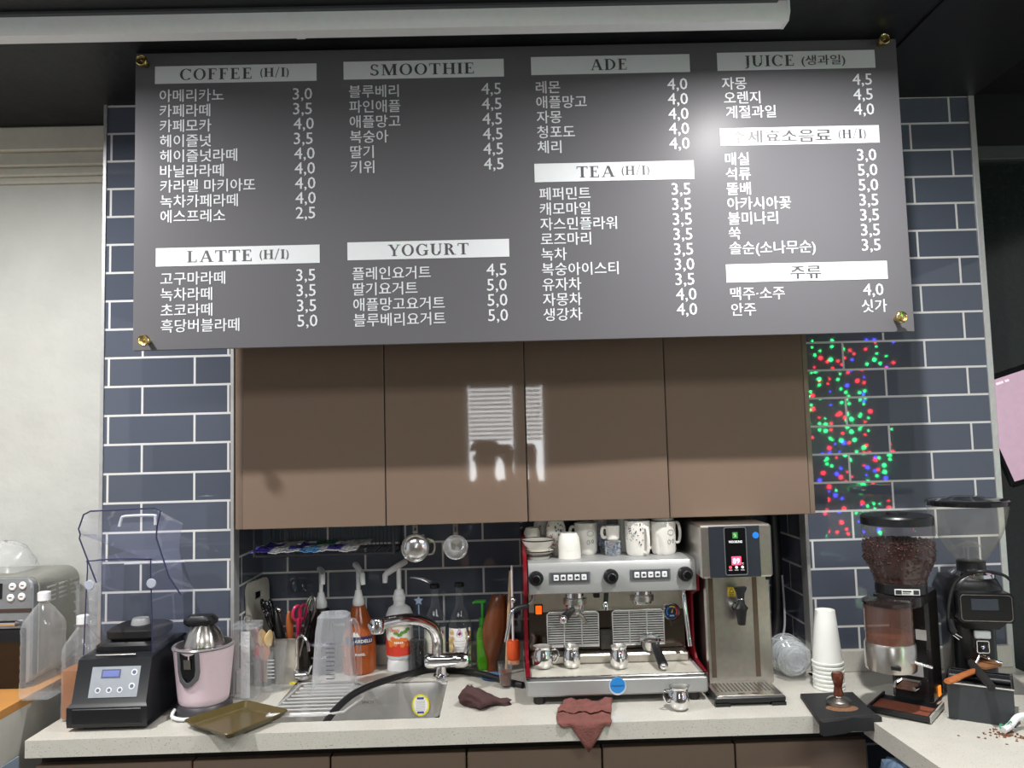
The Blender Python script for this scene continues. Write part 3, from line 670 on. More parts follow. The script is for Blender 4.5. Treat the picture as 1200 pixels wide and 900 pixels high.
# ------------------------------------------------------------------ sound hooded blender
def blender():
    a, b = atZ(76, 859, ZC), atZ(173, 856, ZC)
    w = (b.x-a.x)/2; t = thing('blender', 'black commercial blender with a silver control panel and raised clear sound hood', 'blender', ((a.x+b.x)/2, a.y, ZC))
    s = sc(a)
    # body: profile in yz, sloped control face
    H = .205
    pr = [(.004, .012), (.0, .03), (.0, .072), (.012, .082), (.05, H-.004), (.06, H), (.13, H+.004), (.30, H+.012), (.325, H), (.335, .02), (.33, .008)]
    mb = MB(); hw = w-.003
    R = []
    for x, k in ((-hw+.012, .97), (-hw, 1), (hw, 1), (hw-.012, .97)):
        R.append([(x*(.93 if z > .08 else 1.0), .165+(y-.165)*k, .1+(z-.1)*k) for y, z in pr])
    mb.tray(R); mb.build('base', mat('charcoal_blender', (27, 29, 33), .38, var=.06), t)
    MB().box(-hw*.86, hw*.86, -.0025, .004, .022, .068, .002).build('lower_grille', black, t)
    for x in (-1, 1):
        for y in (.05, .28): MB().cyl((x*(hw-.04), y, 0), .016, .012, 12).build('foot', rubber, t)
    # control panel on the sloped face
    d = Vector((0, .038, H-.086)).normalized(); nrm = Vector((0, -d.z, d.y))
    def F(x, u, e): q = Vector((0, .012, .082))+d*u+nrm*e; return (x, q.y, q.z)
    L = (Vector((0, .05, H-.004))-Vector((0, .012, .082))).length
    cx_ = .012
    def plate(x0, x1, u0, u1, e, th=.0015):
        return MB().add([F(x, u, q) for q in (e-th, e) for x, u in ((x0, u0), (x1, u0), (x1, u1), (x0, u1))], [(0, 1, 2, 3), (4, 5, 6, 7), (0, 1, 5, 4), (1, 2, 6, 5), (2, 3, 7, 6), (3, 0, 4, 7)])
    pn = plate(-.065, .083, .014, L-.022, .0015).build('control_panel', mat('silver_panel', (172, 178, 186), .4, .3), t)
    plate(-.034, .024, L*.56, L*.76, .0028).build('display', mat('grey_lcd', (96, 104, 128), .2), pn)
    plate(-.03, .02, L*.59, L*.73, .0034).build('display_glass', mat('lcd_glow', (110, 120, 175), .3, emit=.25), pn)
    for x, u, r in ((-.038, L*.28, .0085), (-.004, L*.28, .0085), (.029, L*.28, .0085), (.064, L*.36, .0095), (.066, L*.68, .0095)):
        o = [F(x+r*math.cos(a), u+r*math.sin(a), .0026) for a in [2*PI*k/20 for k in range(20)]]
        i_ = [F(x+r*.62*math.cos(a), u+r*.62*math.sin(a), .0032) for a in [2*PI*k/20 for k in range(20)]]
        mb = MB(); mb.poly(o); mb.mi = 1; mb.poly(i_)
        mb.build('round_button', [paper, mat('blue_grey_button', (104, 112, 150), .4)], pn, flat=True, recalc=False)
    # jar pad and lid seen inside the hood
    MB().tray([[(x, .19+y, z) for x, y in rrect(a_, b_, .03, 4)] for a_, b_, z in ((.20, .17, H+.004), (.20, .17, H+.02), (.17, .15, H+.03))]).build('jar_pad', black, t)
    MB().tray([[(x+.012, .19+y, z) for x, y in rrect(a_, b_, .035, 4)] for a_, b_, z in ((.15, .13, H+.03), (.172, .15, H+.042), (.172, .15, H+.062), (.15, .13, H+.07))]).build('jar_lid', rubber, t)
    MB().lathe([(.03, 0), (.028, .012), (.024, .02), (1e-5, .02)], (.012, .19, H+.07), 24).build('lid_plug', mat('grey_plug', (150, 150, 152), .3), t)
    MB().box(-.065, .06, .055, .062, H+.0045, H+.0085, .001).build('hinge_bar', steel, t)
    # clear sound hood: fixed lower shell and raised visor
    hood = clear('clear_hood', (190, 195, 225), .03, .22, .05, (.97, .97, 1.0)); edge = mat('hood_edge', (56, 58, 88), .2)
    y0, y1 = .075, .325; zt = at(160, 655, a.y+.09).z-ZC
    sh = [(-w*.90, H+.004), (-w*.83, zt-.03), (-w*.72, zt), (w*.66, zt), (w*.76, zt-.03), (w*.83, H+.004)]
    lo = MB(); R = [[(x, y0, z) for x, z in sh], [(x, y1, z) for x, z in sh]]; lo.rings(R, closed=False)
    lo.poly([(x, y1, z) for x, z in sh]); low = lo.build('lower_hood', hood, t)
    MB().tube(smooth([(x, y0, z) for x, z in sh], 4), .0022, 6).build('edge_rim', edge, low)
    for x in (-w*.76, w*.80): MB().cyl((x, y0-.001, zt-.075), .0155, .005, 20, 'y', .002).build('pivot_disc', mat('clear_disc', (170, 175, 190), .2), low)
    MB().cyl((.038, y0+.25, zt-.115), .0165, .005, 22, 'y', .002).build('pivot_disc', mat('clear_disc', (170, 175, 190), .2), low)
    qa, qb = at(146, 661, a.y+y0+.03)-Vector(t.location), at(217, 658, a.y+y0+.03)-Vector(t.location)
    MB().tube([tuple(qa), tuple(qb)], .0032, 8).build('visor_stop', mat('frosted_handle', (190, 195, 205), .25), low)
    zv = at(145, 598, a.y+.03).z-ZC
    x_ = lambda px, z, y=.0: at(px, 640, a.y+y).x-t.location.x
    vz = lambda py, y=.0: at(140, py, a.y+y).z-ZC
    L_ = [(113, 683), (93, 631), (94, 626), (92, 620), (98, 603), (106, 599)]; R_ = [(181, 595.5), (188, 599), (184, 617), (183, 630), (198, 676), (212, 697)]
    pts = [at(px, py, a.y+.02)-Vector(t.location) for px, py in L_+R_]
    back = [q+Vector((0, .17 if 2 <= k <= 9 else .10, -.055 if 2 <= k <= 9 else 0)) for k, q in enumerate(pts)]
    vis = MB(); vis.rings([[tuple(q) for q in pts], [tuple(q) for q in back]], closed=False).poly([tuple(back[k]) for k in range(1, 11)])
    v = vis.build('visor', hood, t)
    MB().tube([tuple(q) for q in pts], .0026, 6).build('edge_rim', edge, v)
    hp = [at(px, py, a.y+.0)-Vector(t.location) for px, py in ((140, 617), (142, 609), (147, 605), (180, 604), (182, 607), (182, 615))]
    MB().tube(smooth([tuple(q) for q in hp], 3), .0045, 8).build('handle', mat('frosted_handle', (190, 195, 205), .25), v)
blender()

# ------------------------------------------------------------------ pink citrus juicer
def juicer():
    p, s = on(240, 842); t = thing('citrus_juicer', 'pale pink electric citrus juicer with a steel cone and black press', 'juicer', (at(239, 800, p.y+.088).x, p.y+.088, ZC))
    s = sc(t.location); pink = mat('pale_pink', (226, 204, 214), .3, var=.02)
    r0, r1 = 28*s, 35*s; h = 73*s
    MB().lathe([(r0+.008, 0), (r0+.012, .006), (r0+.010, .02), (r0+.004, .028), (r0-.006, .03)], (0, 0, 0), 40).build('base_ring', mat('dark_grey_ring', (62, 60, 64), .4), t)
    bd = MB().lathe([(r0-.004, .028), (r0, .034), (r0+.002, .05), (r1-.004, h-.01), (r1, h), (r1-.008, h), (r1-.01, h-.02), (1e-5, h-.022)], (0, 0, 0), 48).build('body', pink, t)
    MB().lathe([(r1-.002, h+.0005), (r1+.0015, h+.004), (r1-.002, h+.008), (r1-.010, h+.008), (r1-.012, h-.015)], (0, 0, 0), 48, cap=False).build('bowl_rim', mat('grey_bowl', (122, 120, 120), .25), t)
    def R_(z): return r0+.002+(r1-.006-r0)*max(0, (z-.05))/(h-.06)+.0015
    mb = MB(); o = [(-.036, h+.002), (-.036, h-.06), (-.03, h-.09), (-.012, h-.108), (.0, h-.108), (.012, h-.104), (.032, h-.085), (.038, h-.06), (.038, h+.002)]
    def W(x, z, e=0): r = R_(z)+e; a = x/r-.18; return (r*math.sin(a), -r*math.cos(a), z)
    mb.rings([[W(x, z, 0) for x, z in o], [W(x, z, .006) for x, z in o], [W(x*.72+.0, (z-h)*.86+h, .006) for x, z in o], [W(x*.7, (z-h)*.85+h, .001) for x, z in o]], closed=True)
    sp = mb.build('spout_frame', mat('grey_spout', (92, 92, 96), .25), t)
    MB().poly([W(x*.72, (z-h)*.86+h, .002) for x, z in o]).build('spout_window', black_gloss, sp)
    MB().poly([W(-.012, h-.05, .004), W(.012, h-.05, .004), W(.012, h-.02, .004), W(-.012, h-.02, .004)]).build('glint_plate', steel_dark, sp)
    c = MB(); n = 48; prof = [(23*s, h+.006), (22*s, h+.02), (18*s, h+.045), (12*s, h+.065), (6*s, h+.075)]
    c.rings([[(r*(1+.05*math.cos(8*k*2*PI/n))*math.cos(k*2*PI/n), r*(1+.05*math.cos(8*k*2*PI/n))*math.sin(k*2*PI/n), z) for k in range(n)] for r, z in prof], cap1=True)
    c.build('cone', steel, t)
    mb = MB(); mb.tray([[(x-.01, y, z) for x, y in rrect(w_, d_, r_, 5)] for w_, d_, r_, z in ((.085, .05, .02, h+.066), (.108, .06, .028, h+.074), (.11, .06, .028, h+.086), (.08, .045, .018, h+.098))])
    mb.build('press_handle', black, t)
    MB().tube(smooth([(-.07, -.06, .02), (-.06, -.10, .012), (-.02, -.12, .01), (.03, -.115, .01)], 5), .0055, 8).build('power_cord', white_pl, t)
juicer()

# ------------------------------------------------------------------ olive tray
def tray():
    c = [atZ(x, y, ZC+.02) for x, y in ((213, 846), (288, 822), (340, 834), (266, 864))]
    ctr = sum(c, Vector())/4; t = thing('serving_tray', 'shallow olive brown plastic tray on the worktop before the juicer', 'tray', (ctr.x, ctr.y, ZC))
    def q(k, f, z): v = ctr+(c[k]-ctr)*f; return Vector((v.x-ctr.x, v.y-ctr.y, z))
    def ring(f, z, r=.18):
        out = []
        for k in range(4):
            a, b, d = q(k-1, f, z), q(k, f, z), q((k+1) % 4, f, z)
            p0 = b+(a-b)*r*.5; p1 = b+(d-b)*r*.5
            for i in range(5):
                u = i/4; out.append(tuple((1-u)**2*p0+2*u*(1-u)*b+u*u*p1))
        return out
    MB().tray([ring(.78, .0015), ring(.86, .006), ring(.985, .022), ring(1.0, .024), ring(.985, .0265), ring(.965, .025), ring(.84, .01), ring(.78, .0075)]).build('dish', mat('olive_plastic', (84, 73, 42), .2, var=.08), t, sharp=12)
tray()
# ------------------------------------------------------------------ things along the back of the worktop
def B(px, Y, py=780): p = at(px, py, Y); return Vector((p.x, Y, ZC)), sc((p.x, Y, ZC))
def zY(px, py, Y): return at(px, py, Y).z-ZC

# cutting board leaning in the niche corner
t = thing('cutting_board', 'grey plastic cutting board leaning in the left niche corner', 'cutting board', (NX0+.034, .19, ZC))
cb = mat('grey_board_plastic', (182, 178, 168), .5, var=.04)
mb = MB(); w, h = .165, .35; out = [(x, z+h/2) for x, z in rrect(w, h, .03, 5)]; hole = [(x-.0, z) for x, z in rrect(.06, .026, .008, 4, .012, h-.055)]
n = len(hole); oi = [out[round(i*len(out)/n) % len(out)] for i in range(n)]
R = lambda P, y: [(x, y, z) for x, z in P]
ho = [(x, z) for x, z in rrect(.06, .026, .008, 5, .0, h-.055)]
mb.rings([R(ho, 0), R(out, 0), R(out, .010), R(ho, .010)], loop=True)
o = mb.build('board', cb, t)
o.rotation_euler = (math.radians(-2), 0, math.radians(80)); o.location = (.006, 0, 0.004)
o['label'] = 'grey board with a hand hole'

def canister():
    p, s = on(285, 822); t = thing('clear_canister', 'clear square canister with a silvery strip between the juicer and the spoons', 'canister', (p.x, p.y+.05, ZC+.0005))
    w = 29*s; h = 80*s
    MB().rings([[(x, y, z) for x, y in rrect(a, a*.9, .012, 4)] for a, z in ((w*.9, 0), (w*.94, .004), (w, h), (w*1.02, h+.003))], cap0=True).build('body', plastic, t)
    MB().tray([[(x, y, z) for x, y in rrect(w*1.04, w*.94, .013, 4)] for z in (h+.0035, h+.018)]).build('lid', plastic, t)
    MB().tube([(.012*math.cos(a), 0, h+.03+.012*math.sin(a)) for a in [2*PI*k/16 for k in range(16)]], .003, 6, True).build('lid_ring', steel, t)
    MB().box(-w*.16, w*.20, -w*.41, -w*.40, .004, h-.004).build('foil_strip', mat('silver_foil', (226, 226, 228), .5, .25, bump=.4, bscale=90), t)
canister()

t0, s = B(321, .035); 
t = thing('clear_tumbler', 'short clear ribbed tumbler before the steel utensil can', 'tumbler', t0)
MB().rings([[(x, y, z) for x, y in rrect(a, a, .014, 4)] for a, z in ((.058, .001), (.060, .006), (.072, .13), (.076, .155), (.078, .158))], cap0=True).build('body', plastic, t)
mb = MB()
for k in range(6): mb.box(-.012, .012, -.0335-.0006*k, -.033-.0006*k, .05+k*.012, .053+k*.012)
mb.build('scale_marks', mat('pale_marks', (220, 222, 224), .4), t)

can0, s = B(339, .135)
t = thing('utensil_can', 'square stainless steel can holding the kitchen utensils', 'utensil holder', can0)
MB().tray([[(x, y, z) for x, y in rrect(a, a, .012, 4)] for a, z in ((.080, .0005), (.084, .004), (.088, .155), (.090, .160), (.086, .160), (.084, .156), (.078, .006))]).build('body', steel, t)

def tool(name, label, cat, base, tip, parts):
    """a utensil whose own z axis runs from its foot towards its tip"""
    d = Vector(tip)-Vector(base); t = thing(name, label, cat, base)
    t.rotation_euler = d.to_track_quat('Z', 'Y').to_euler()
    L = d.length
    parts(t, L); return t
def tip(px, py, Y): return at(px, py, Y)
hb = can0+Vector((0, 0, .012))
def loops(m, gap=.022, rr=.017, rz=.026):
    def f(t, L):
        for sx in (-1, 1):
            MB().tube([(sx*gap*.9+rr*math.cos(a), 0, L-.03+rz*math.sin(a)) for a in [2*PI*k/20 for k in range(20)]], .0055, 8, True).build('finger_loop', m, t)
            MB().tube([(sx*gap*.6, sx*.002, L-.055), (sx*.004, sx*.002, L-.10), (-sx*.006, sx*.002, L-.12)], [.007, .006, .004], 8).build('shank', m, t)
        MB().prism([(-.008, 0), (.008, 0), (.010, L-.12), (-.010, L-.12)], -.002, .002, 'xz').build('blade', steel, t)
    return f
tool('scissors', 'black handled kitchen scissors leaning out of the utensil can', 'scissors', hb+Vector((-.02, .01, 0)), tip(309, 703, .10), loops(black_gloss))
tool('scissors', 'crimson handled scissors standing in the utensil can', 'scissors', hb+Vector((.015, .02, 0)), tip(352, 708, .13), loops(mat('crimson_plastic', (190, 40, 82), .3), .014))
def spat(m, w=.03, hl=.11):
    def f(t, L):
        MB().tube([(0, 0, 0), (0, 0, L-hl)], .0045, 8).build('shaft', steel_dark, t)
        MB().tray([[(x, y, z) for x, y in circ(a, 14, ry=b)] for a, b, z in ((.006, .006, L-hl), (w*.42, .009, L-hl*.75), (w*.5, .010, L-hl*.35), (w*.38, .008, L-.012), (w*.12, .004, L))]).build('handle', m, t)
    return f
tool('tongs', 'long black handled tongs leaning out of the utensil can', 'tongs', hb+Vector((-.01, -.015, 0)), tip(316, 702, .13), spat(black_gloss, .026, .15))
tool('peeler', 'black handled peeler in the utensil can beside the tongs', 'peeler', hb+Vector((0, -.02, 0)), tip(323, 716, .12), spat(black, .03, .12))
tool('wooden_spatula', 'brown wooden handled spatula in the utensil can', 'spatula', hb+Vector((.01, -.01, 0)), tip(339, 716, .13), spat(mat('brown_handle', (150, 80, 36), .35), .032, .11))
def whisk(t, L):
    MB().cyl((0, 0, 0), .006, L-.13, 10).build('handle', black, t)
    for k in range(5):
        a = PI*k/5
        MB().tube(smooth([(0, 0, L-.13), (.02*math.cos(a), .02*math.sin(a), L-.07), (.016*math.cos(a), .016*math.sin(a), L-.02), (0, 0, L-.004), (-.016*math.cos(a), -.016*math.sin(a), L-.02), (-.02*math.cos(a), -.02*math.sin(a), L-.07), (0, 0, L-.13)], 4), .0012, 5).build('wire', steel, t)
tool('whisk', 'wire whisk with black handle leaning towards the chocolate sauce bottle', 'whisk', hb+Vector((.022, .0, 0)), tip(367, 697, .16), whisk)
tool('ladle', 'black plastic ladle in the utensil can leaning over the black sauce bottle', 'ladle', hb+Vector((.02, -.02, 0)), tip(364, 716, .12), spat(black_gloss, .05, .10))
def ball_tool(t, L):
    MB().tube([(0, 0, 0), (0, 0, L-.02)], .003, 8).build('stem', steel, t); MB().ball((0, 0, L-.012), .013, 16).build('ball', chrome, t)
tool('tea_ball', 'round steel tea ball on a stem in the utensil can', 'tea strainer', hb+Vector((0, .025, 0)), tip(326, 711, .15), ball_tool)

# spoons in a clear beaker
sb, s = B(308, .10)
t = thing('spoon_beaker', 'clear beaker of tasting spoons behind the silver striped canister', 'beaker', sb)
MB().lathe([(.030, .0005), (.032, .004), (.037, .11), (.038, .112), (.0365, .112), (.031, .006), (1e-5, .005)], (0, 0, 0), 24).build('body', plastic, t)
def spoon(m):
    def f(t, L):
        MB().tube([(0, 0, 0), (0, .001, L*.5), (0, 0, L-.05)], [.003, .0035, .004], 8).build('handle', m, t)
        mb = MB(); R = []
        for k in range(9):
            u = k/8; z = L-.055+.058*u; wd = .0175*math.sin(PI*min(1, .12+u*.86))+.002
            R.append([(wd*math.cos(a), -.003+.006*(math.cos(a)**2)*math.sin(PI*u)+(.002 if math.sin(a) > 0 else -.001), z+.0*a) for a in [2*PI*q/14 for q in range(14)]])
        mb.tray(R).build('bowl', m, t)
    return f
pk = mat('pink_plastic', (222, 150, 160), .35); bg = gold_pl; rd = mat('rose_plastic', (200, 70, 84), .35)
for lab, m, px, py, dx, Y in (('pink tasting spoon, tallest in the clear beaker', pk, 300, 735, -.012, .09), ('beige tasting spoon with its hollow side forward in the clear beaker', bg, 307, 738, 0, .08), ('pale beige tasting spoon nearest the steel can', mat('cream_plastic', (220, 190, 140), .4), 316, 739, .012, .09), ('rose red tasting spoon low in the clear beaker', rd, 303, 757, -.004, .06), ('salmon tasting spoon with brown bowl in the clear beaker', mat('salmon_plastic', (206, 150, 128), .35), 310, 757, .006, .055)):
    tool('tasting_spoon', lab, 'spoon', sb+Vector((dx, 0, .01)), tip(px, py, Y), spoon(m))['group'] = 'tasting spoons'

# upturned blender jar on the drainer
jp, s = B(392, -.02)
t = thing('blender_jar', 'large clear blender jar turned upside down on the drainer rack', 'jug', jp+Vector((0, 0, .0165)))
def sq(a, r, z, b=None): return [(x, y, z) for x, y in rrect(a, b or a, r, 4)]
s *= 1
MB().rings([sq(.139, .02, 0), sq(.136, .02, .01), sq(.112, .024, .205), sq(.106, .03, .228), sq(.104, .03, .245), sq(.09, .03, .252)], cap1=True).build('body', clear('jar_plastic', (225, 228, 235), .16, .65, .1), t)
mb = MB()
for k in range(9): mb.box(-.014, .014, -.066+.0009*k*.9, -.0652+.0009*k*.9, .05+k*.014, .0525+k*.014)
mb.build('measure_marks', mat('grey_marks', (90, 92, 100), .5), t)
MB().tube(smooth([(.055, 0, .225), (.07, .0, .222), (.08, 0, .19), (.085, 0, .05), (.07, 0, .025)], 5), .009, 8).build('handle', plastic, t)
for x in (-.028, .02): MB().cyl((x, -.015, .253), .013, .008, 16).build('foot_knob', plastic, t)

# ------------------------------------------------------------------ pump bottles
def pump(t, z, top, nz, m=white_pl, r=.0205, w=.011):
    """screw collar, stem and a nozzle (list of points) for a sauce bottle"""
    c = MB().lathe([(r, z), (r*1.08, z+.004), (r*1.05, z+.018), (r*.78, z+.034), (r*.6, z+.05), (r*.6, z+.055)], (0, 0, 0), 24).build('pump_collar', m, t)
    MB().cyl((0, 0, z+.05), w*.72, top-z-.055, 16).build('pump_stem', m, c)
    MB().tube(nz, [w*1.05]*(len(nz)-2)+[w*.95, w*.8], 14).build('pump_nozzle', m, c)
def bottle_cyl(mb, prof, n=36): return mb.lathe(prof, (0, 0, 0), n)
def wraplabel(r, z0, z1, a0, a1, n=20):
    return MB().lathe([(r, z0), (r, z1)], (0, 0, 0), n, -90+a0, -90+a1, cap=False)

# chocolate sauce
p, s = B(377, .235); t = thing('sauce_bottle', 'black chocolate sauce bottle with a white pump, half hidden by utensils', 'sauce bottle', p)
hb2 = zY(370, 712, .235)
bottle_cyl(MB(), [(.046, 0), (.050, .006), (.050, .12), (.047, .15), (.032, hb2-.015), (.028, hb2)]).build('body', mat('dark_chocolate', (26, 20, 20), .2), t)
wraplabel(.0508, .10, .122, -70, 80).build('name_band', mat('navy_label', (44, 44, 84), .4), t)
MB().text('GHIRARDELLI', 0, 0, .1055, .0135, 'c', wrap=.0514, bold=.02).text('CHOCOLATE', .0, 0, .06, .010, 'c', wrap=.0512, bold=.01).build('label_lettering', paper, t, flat=True)
tz = zY(374, 672, .235)
pump(t, hb2, tz, [(-.012, .03, tz+.012), (.0, .01, tz+.01), (.014, -.035, tz-.006), (.016, -.042, tz-.034)])
# caramel sauce
p, s = B(421, .225); t = thing('sauce_bottle', 'amber caramel sauce bottle with a white pump beside the upturned jar', 'sauce bottle', p)
hb2 = zY(420, 709, .225); cm = mat('caramel', (156, 76, 30), .18, var=.08)
bottle_cyl(MB(), [(.056, 0), (.062, .008), (.063, .10), (.060, .14), (.047, .19), (.028, hb2-.012), (.0245, hb2)]).build('body', cm, t)
wraplabel(.0640, .112, .14, -42, 62).build('name_band', mat('navy_label', (44, 44, 84), .4), t)
MB().poly([(.064*math.sin(a), -.0645*math.cos(a), z) for a, z in ((-.28, .14), (.26, .14), (.08, .158), (.0, .152), (-.08, .16))]).build('white_peak', paper, t)
MB().text('GHIRARDELLI', .008, 0, .119, .0165, 'c', wrap=.0648, bold=.02, fit=.105).text('CARAMEL', .008, 0, .073, .0125, 'c', wrap=.0642, bold=.02).build('label_lettering', paper, t, flat=True)
tz = zY(418, 668, .225)
pump(t, hb2, tz, [(-.016, .03, tz+.016), (-.006, .01, tz+.012), (.022, -.035, tz-.012), (.026, -.042, tz-.048)])
# white strawberry syrup bottle
p, s = B(469, .23); t = thing('sauce_bottle', 'white pump bottle with a strawberry fruit label behind the faucet spout', 'sauce bottle', p)
hb2 = zY(469, 708, .23); r = .049
bottle_cyl(MB(), [(.044, 0), (.048, .006), (.047, .03), (.043, .045), (.049, .055), (.050, .17), (.0515, hb2-.055), (.050, hb2-.035), (.040, hb2-.012), (.022, hb2)]).build('body', white_pl, t)
lz0, lz1 = zY(468, 769, .18), zY(468, 727, .18)
lb = wraplabel(.0508, lz0, lz1, -78, 62, 24).build('fruit_label', mat('pale_label', (226, 226, 216), .45), t)
mb = MB()
def wp(x, z, e=.0515): return (e*math.sin(x/e), -e*math.cos(x/e), z)
mid = (lz0+lz1)/2; hh_ = (lz1-lz0)/2
for k in range(24):
    xa_, xb_ = -.066+.116*k/24, -.066+.116*(k+1)/24; zt = lambda x: mid-.014+.014*math.sin(x*75)
    mb.poly([wp(xa_, lz0), wp(xb_, lz0), wp(xb_, zt(xb_)), wp(xa_, zt(xa_))])
mb.mi = 1
for k in range(14): 
    x = random.uniform(-.035, .045); z = mid+random.uniform(-.03, .01); mb.poly([wp(x+.009*math.cos(a), z+.008*math.sin(a), .0518+.00004*k) for a in [2*PI*q/10 for q in range(10)]])
mb.mi = 2
for x, z in ((-.008, mid+.018), (.006, mid+.012), (.028, mid+.022), (.038, mid+.03), (.018, mid+.02)): mb.poly([wp(x+.010*math.cos(a), z+.006*math.sin(a), .0524) for a in [2*PI*q/9 for q in range(9)]])
mb.mi = 3; mb.poly([wp(-.03, lz1-.004), wp(.0, lz1-.001), (wp(.03, lz1-.004)), wp(.016, lz1-.016), wp(-.012, lz1-.012)])
mb.build('fruit_print', [mat('red_print', (204, 62, 44), .45), mat('orange_print', (226, 126, 60), .45), mat('leaf_print', (92, 140, 60), .45), mat('rose_print', (214, 96, 92), .45)], lb, flat=True)
MB().tube(smooth([wp(-.03+.004*k, mid+.026+(.007 if k % 2 else -.004)+(.010 if k == 1 else 0), .0518) for k in range(10)], 4), .0011, 5).build('script_mark', mat('rose_print', (214, 96, 92), .45), lb)
mb = MB()
for k in range(5): mb.poly([wp(-.014+.007*k+a, mid-.020+b, .0526) for a, b in ((0, 0), (.005, 0), (.005, .007), (0, .007))])
mb.build('pale_mark', paper, lb, flat=True)
tz = zY(470, 664, .23); c = MB().lathe([(.0215, hb2-.002), (.0215, hb2+.014), (.0235, hb2+.016), (.0235, hb2+.034), (.021, hb2+.036), (.017, hb2+.052), (.012, hb2+.056)], (0, 0, 0), 24).build('pump_collar', white_pl, t)
MB().cyl((0, 0, hb2+.055), .0095, tz-hb2-.06, 16).build('pump_stem', white_pl, c)
MB().tube([(.022, .03, tz+.014), (.004, .006, tz+.006), (-.04, -.03, tz-.018), (-.046, -.034, tz-.024), (-.047, -.035, tz-.052)], [.012, .012, .0115, .011, .0095], 14).build('pump_nozzle', white_pl, c)

# dark cordial in a clear tumbler with a star stirrer
p, s = B(490, .20); t = thing('lidded_tumbler', 'clear tumbler half filled with black syrup beside the white pump bottle', 'tumbler', p)
MB().lathe([(.029, .0005), (.031, .004), (.032, .158), (.0325, .16)], (0, 0, 0), 28, cap=True).build('body', glass, t)
MB().lathe([(.0275, .006), (.0295, .008), (.0295, .118), (1e-5, .118)], (0, 0, 0), 28).build('syrup', mat('black_syrup', (16, 18, 20), .08), t)
t2 = thing('star_stirrer', 'pale blue star topped stirrer standing behind the black syrup tumbler', 'stirrer', p+Vector((.0, .052, 0)))
zs = zY(489, 704, .25)
MB().tube([(0, 0, .0), (0, 0, zs-.015)], .0025, 6).build('stick', mat('pale_blue_plastic', (170, 190, 220), .4), t2)
MB().prism([((.018 if k % 2 == 0 else .009)*math.sin(k*PI/5), zs+(.018 if k % 2 == 0 else .009)*math.cos(k*PI/5)) for k in range(10)], -.003, .003, 'xz').build('star', mat('pale_blue_plastic', (170, 190, 220), .4), t2)

# clear glass syrup bottles
def syrup(px, label, top, nuts, Y=.235):
    p, s = B(px, Y); t = thing('syrup_bottle', label, 'syrup bottle', p, group='clear glass syrup bottles')
    zt = zY(px, top, Y)
    MB().lathe([(.036, .0005), (.043, .005), (.044, .012), (.044, .155), (.041, .175), (.030, .205), (.017, .232), (.0145, .25), (.0142, zt-.022), (.0165, zt-.02), (.0165, zt-.012)], (0, 0, 0), 32, cap=True).build('body', glass, t)
    MB().lathe([(.017, zt-.014), (.0185, zt-.012), (.0185, zt), (.016, zt+.002), (1e-5, zt+.002)], (0, 0, 0), 24).build('cap', black, t)
    lb = wraplabel(.0448, .018, .158, -62, 62, 20).build('label', paper if nuts else mat('cream_label', (222, 222, 208), .5), t)
    def wq(x, z, e=.0453): return (e*math.sin(x/e), -e*math.cos(x/e), z)
    if nuts:
        mb = MB()
        for k in range(70):
            sx = random.choice((-1, 1)); x = sx*random.uniform(.026, .043); z = random.uniform(.026, .15); mb.mi = random.choice((0, 0, 1, 2)) if z > .04 else 3
            mb.poly([wq(x+.0068*math.cos(a), z+.0065*math.sin(a), .0460+.00003*k) for a in [2*PI*q/9 for q in range(9)]])
        mb.build('nut_print', [mat('nut_tan', (206, 168, 106), .5), mat('nut_brown', (160, 104, 52), .5), mat('nut_light', (228, 204, 150), .5), mat('leaf_print', (92, 140, 60))], lb, flat=True)
    mb = MB(); cx = 0 if nuts else .03
    mb.poly([wq(cx+x, .14+z) for x, z in ((-.012, 0), (-.010, -.009), (0, -.014), (.010, -.009), (.012, 0), (.006, .012), (0, .022), (-.006, .012))])
    mb.mi = 1; mb.poly([wq(cx+x, .14+z, .0457) for x, z in ((-.007, -.002), (0, -.008), (.007, -.001), (.002, .008))])
    mb.mi = 2
    for k in range(9): mb.poly([wq(x, .112-k*.010+z, .0456) for x, z in ((-.02, 0), (-.01, 0), (.0, 0), (.01, 0), (.02, 0), (.02, .0012), (.01, .0012), (0, .0012), (-.01, .0012), (-.02, .0012))])
    mb.build('label_mark', [mat('lilac_print', (190, 170, 196), .5), mat('maroon_print', (130, 36, 60), .5), mat('grey_rule', (160, 165, 170), .5)], lb, flat=True)
syrup(511, 'clear glass syrup bottle with a plain cream label behind the faucet body', 685, False)
syrup(540, 'clear glass syrup bottle with a nut bordered white label behind the faucet lever', 683, True, .215)

# green soap
p, s = B(567, .21); t = thing('soap_bottle', 'clear green dish soap pump bottle between syrup and the brown pestle bottle', 'soap bottle', p)
gs = clear('green_clear', (120, 200, 60), .30, .8, .08, (.62, .9, .35)); zt = zY(570, 733, .21); zp = zY(570, 704, .21)
MB().tray([[(x, y, z) for x, y in rrect(a, .05, .016, 4)] for a, z in ((.046, .0005), (.05, .006), (.050, zt-.03), (.036, zt-.006), (.026, zt))]).build('body', gs, t)
MB().tray([[(x, y, z) for x, y in rrect(a, .042, .014, 4)] for a, z in ((.040, .006), (.043, .01), (.043, .11))]).build('soap', mat('green_soap', (110, 176, 50), .1), t)
gp = mat('green_plastic', (66, 170, 60), .35)
MB().cyl((0, 0, zt), .014, .03, 18).cyl((0, 0, zt+.03), .006, zp-zt-.035, 12).box(-.03, .014, -.008, .008, zp-.008, zp+.004, .003).tube([(-.028, 0, zp-.002), (-.036, 0, zp-.008)], .005, 8).build('pump_head', gp, t)
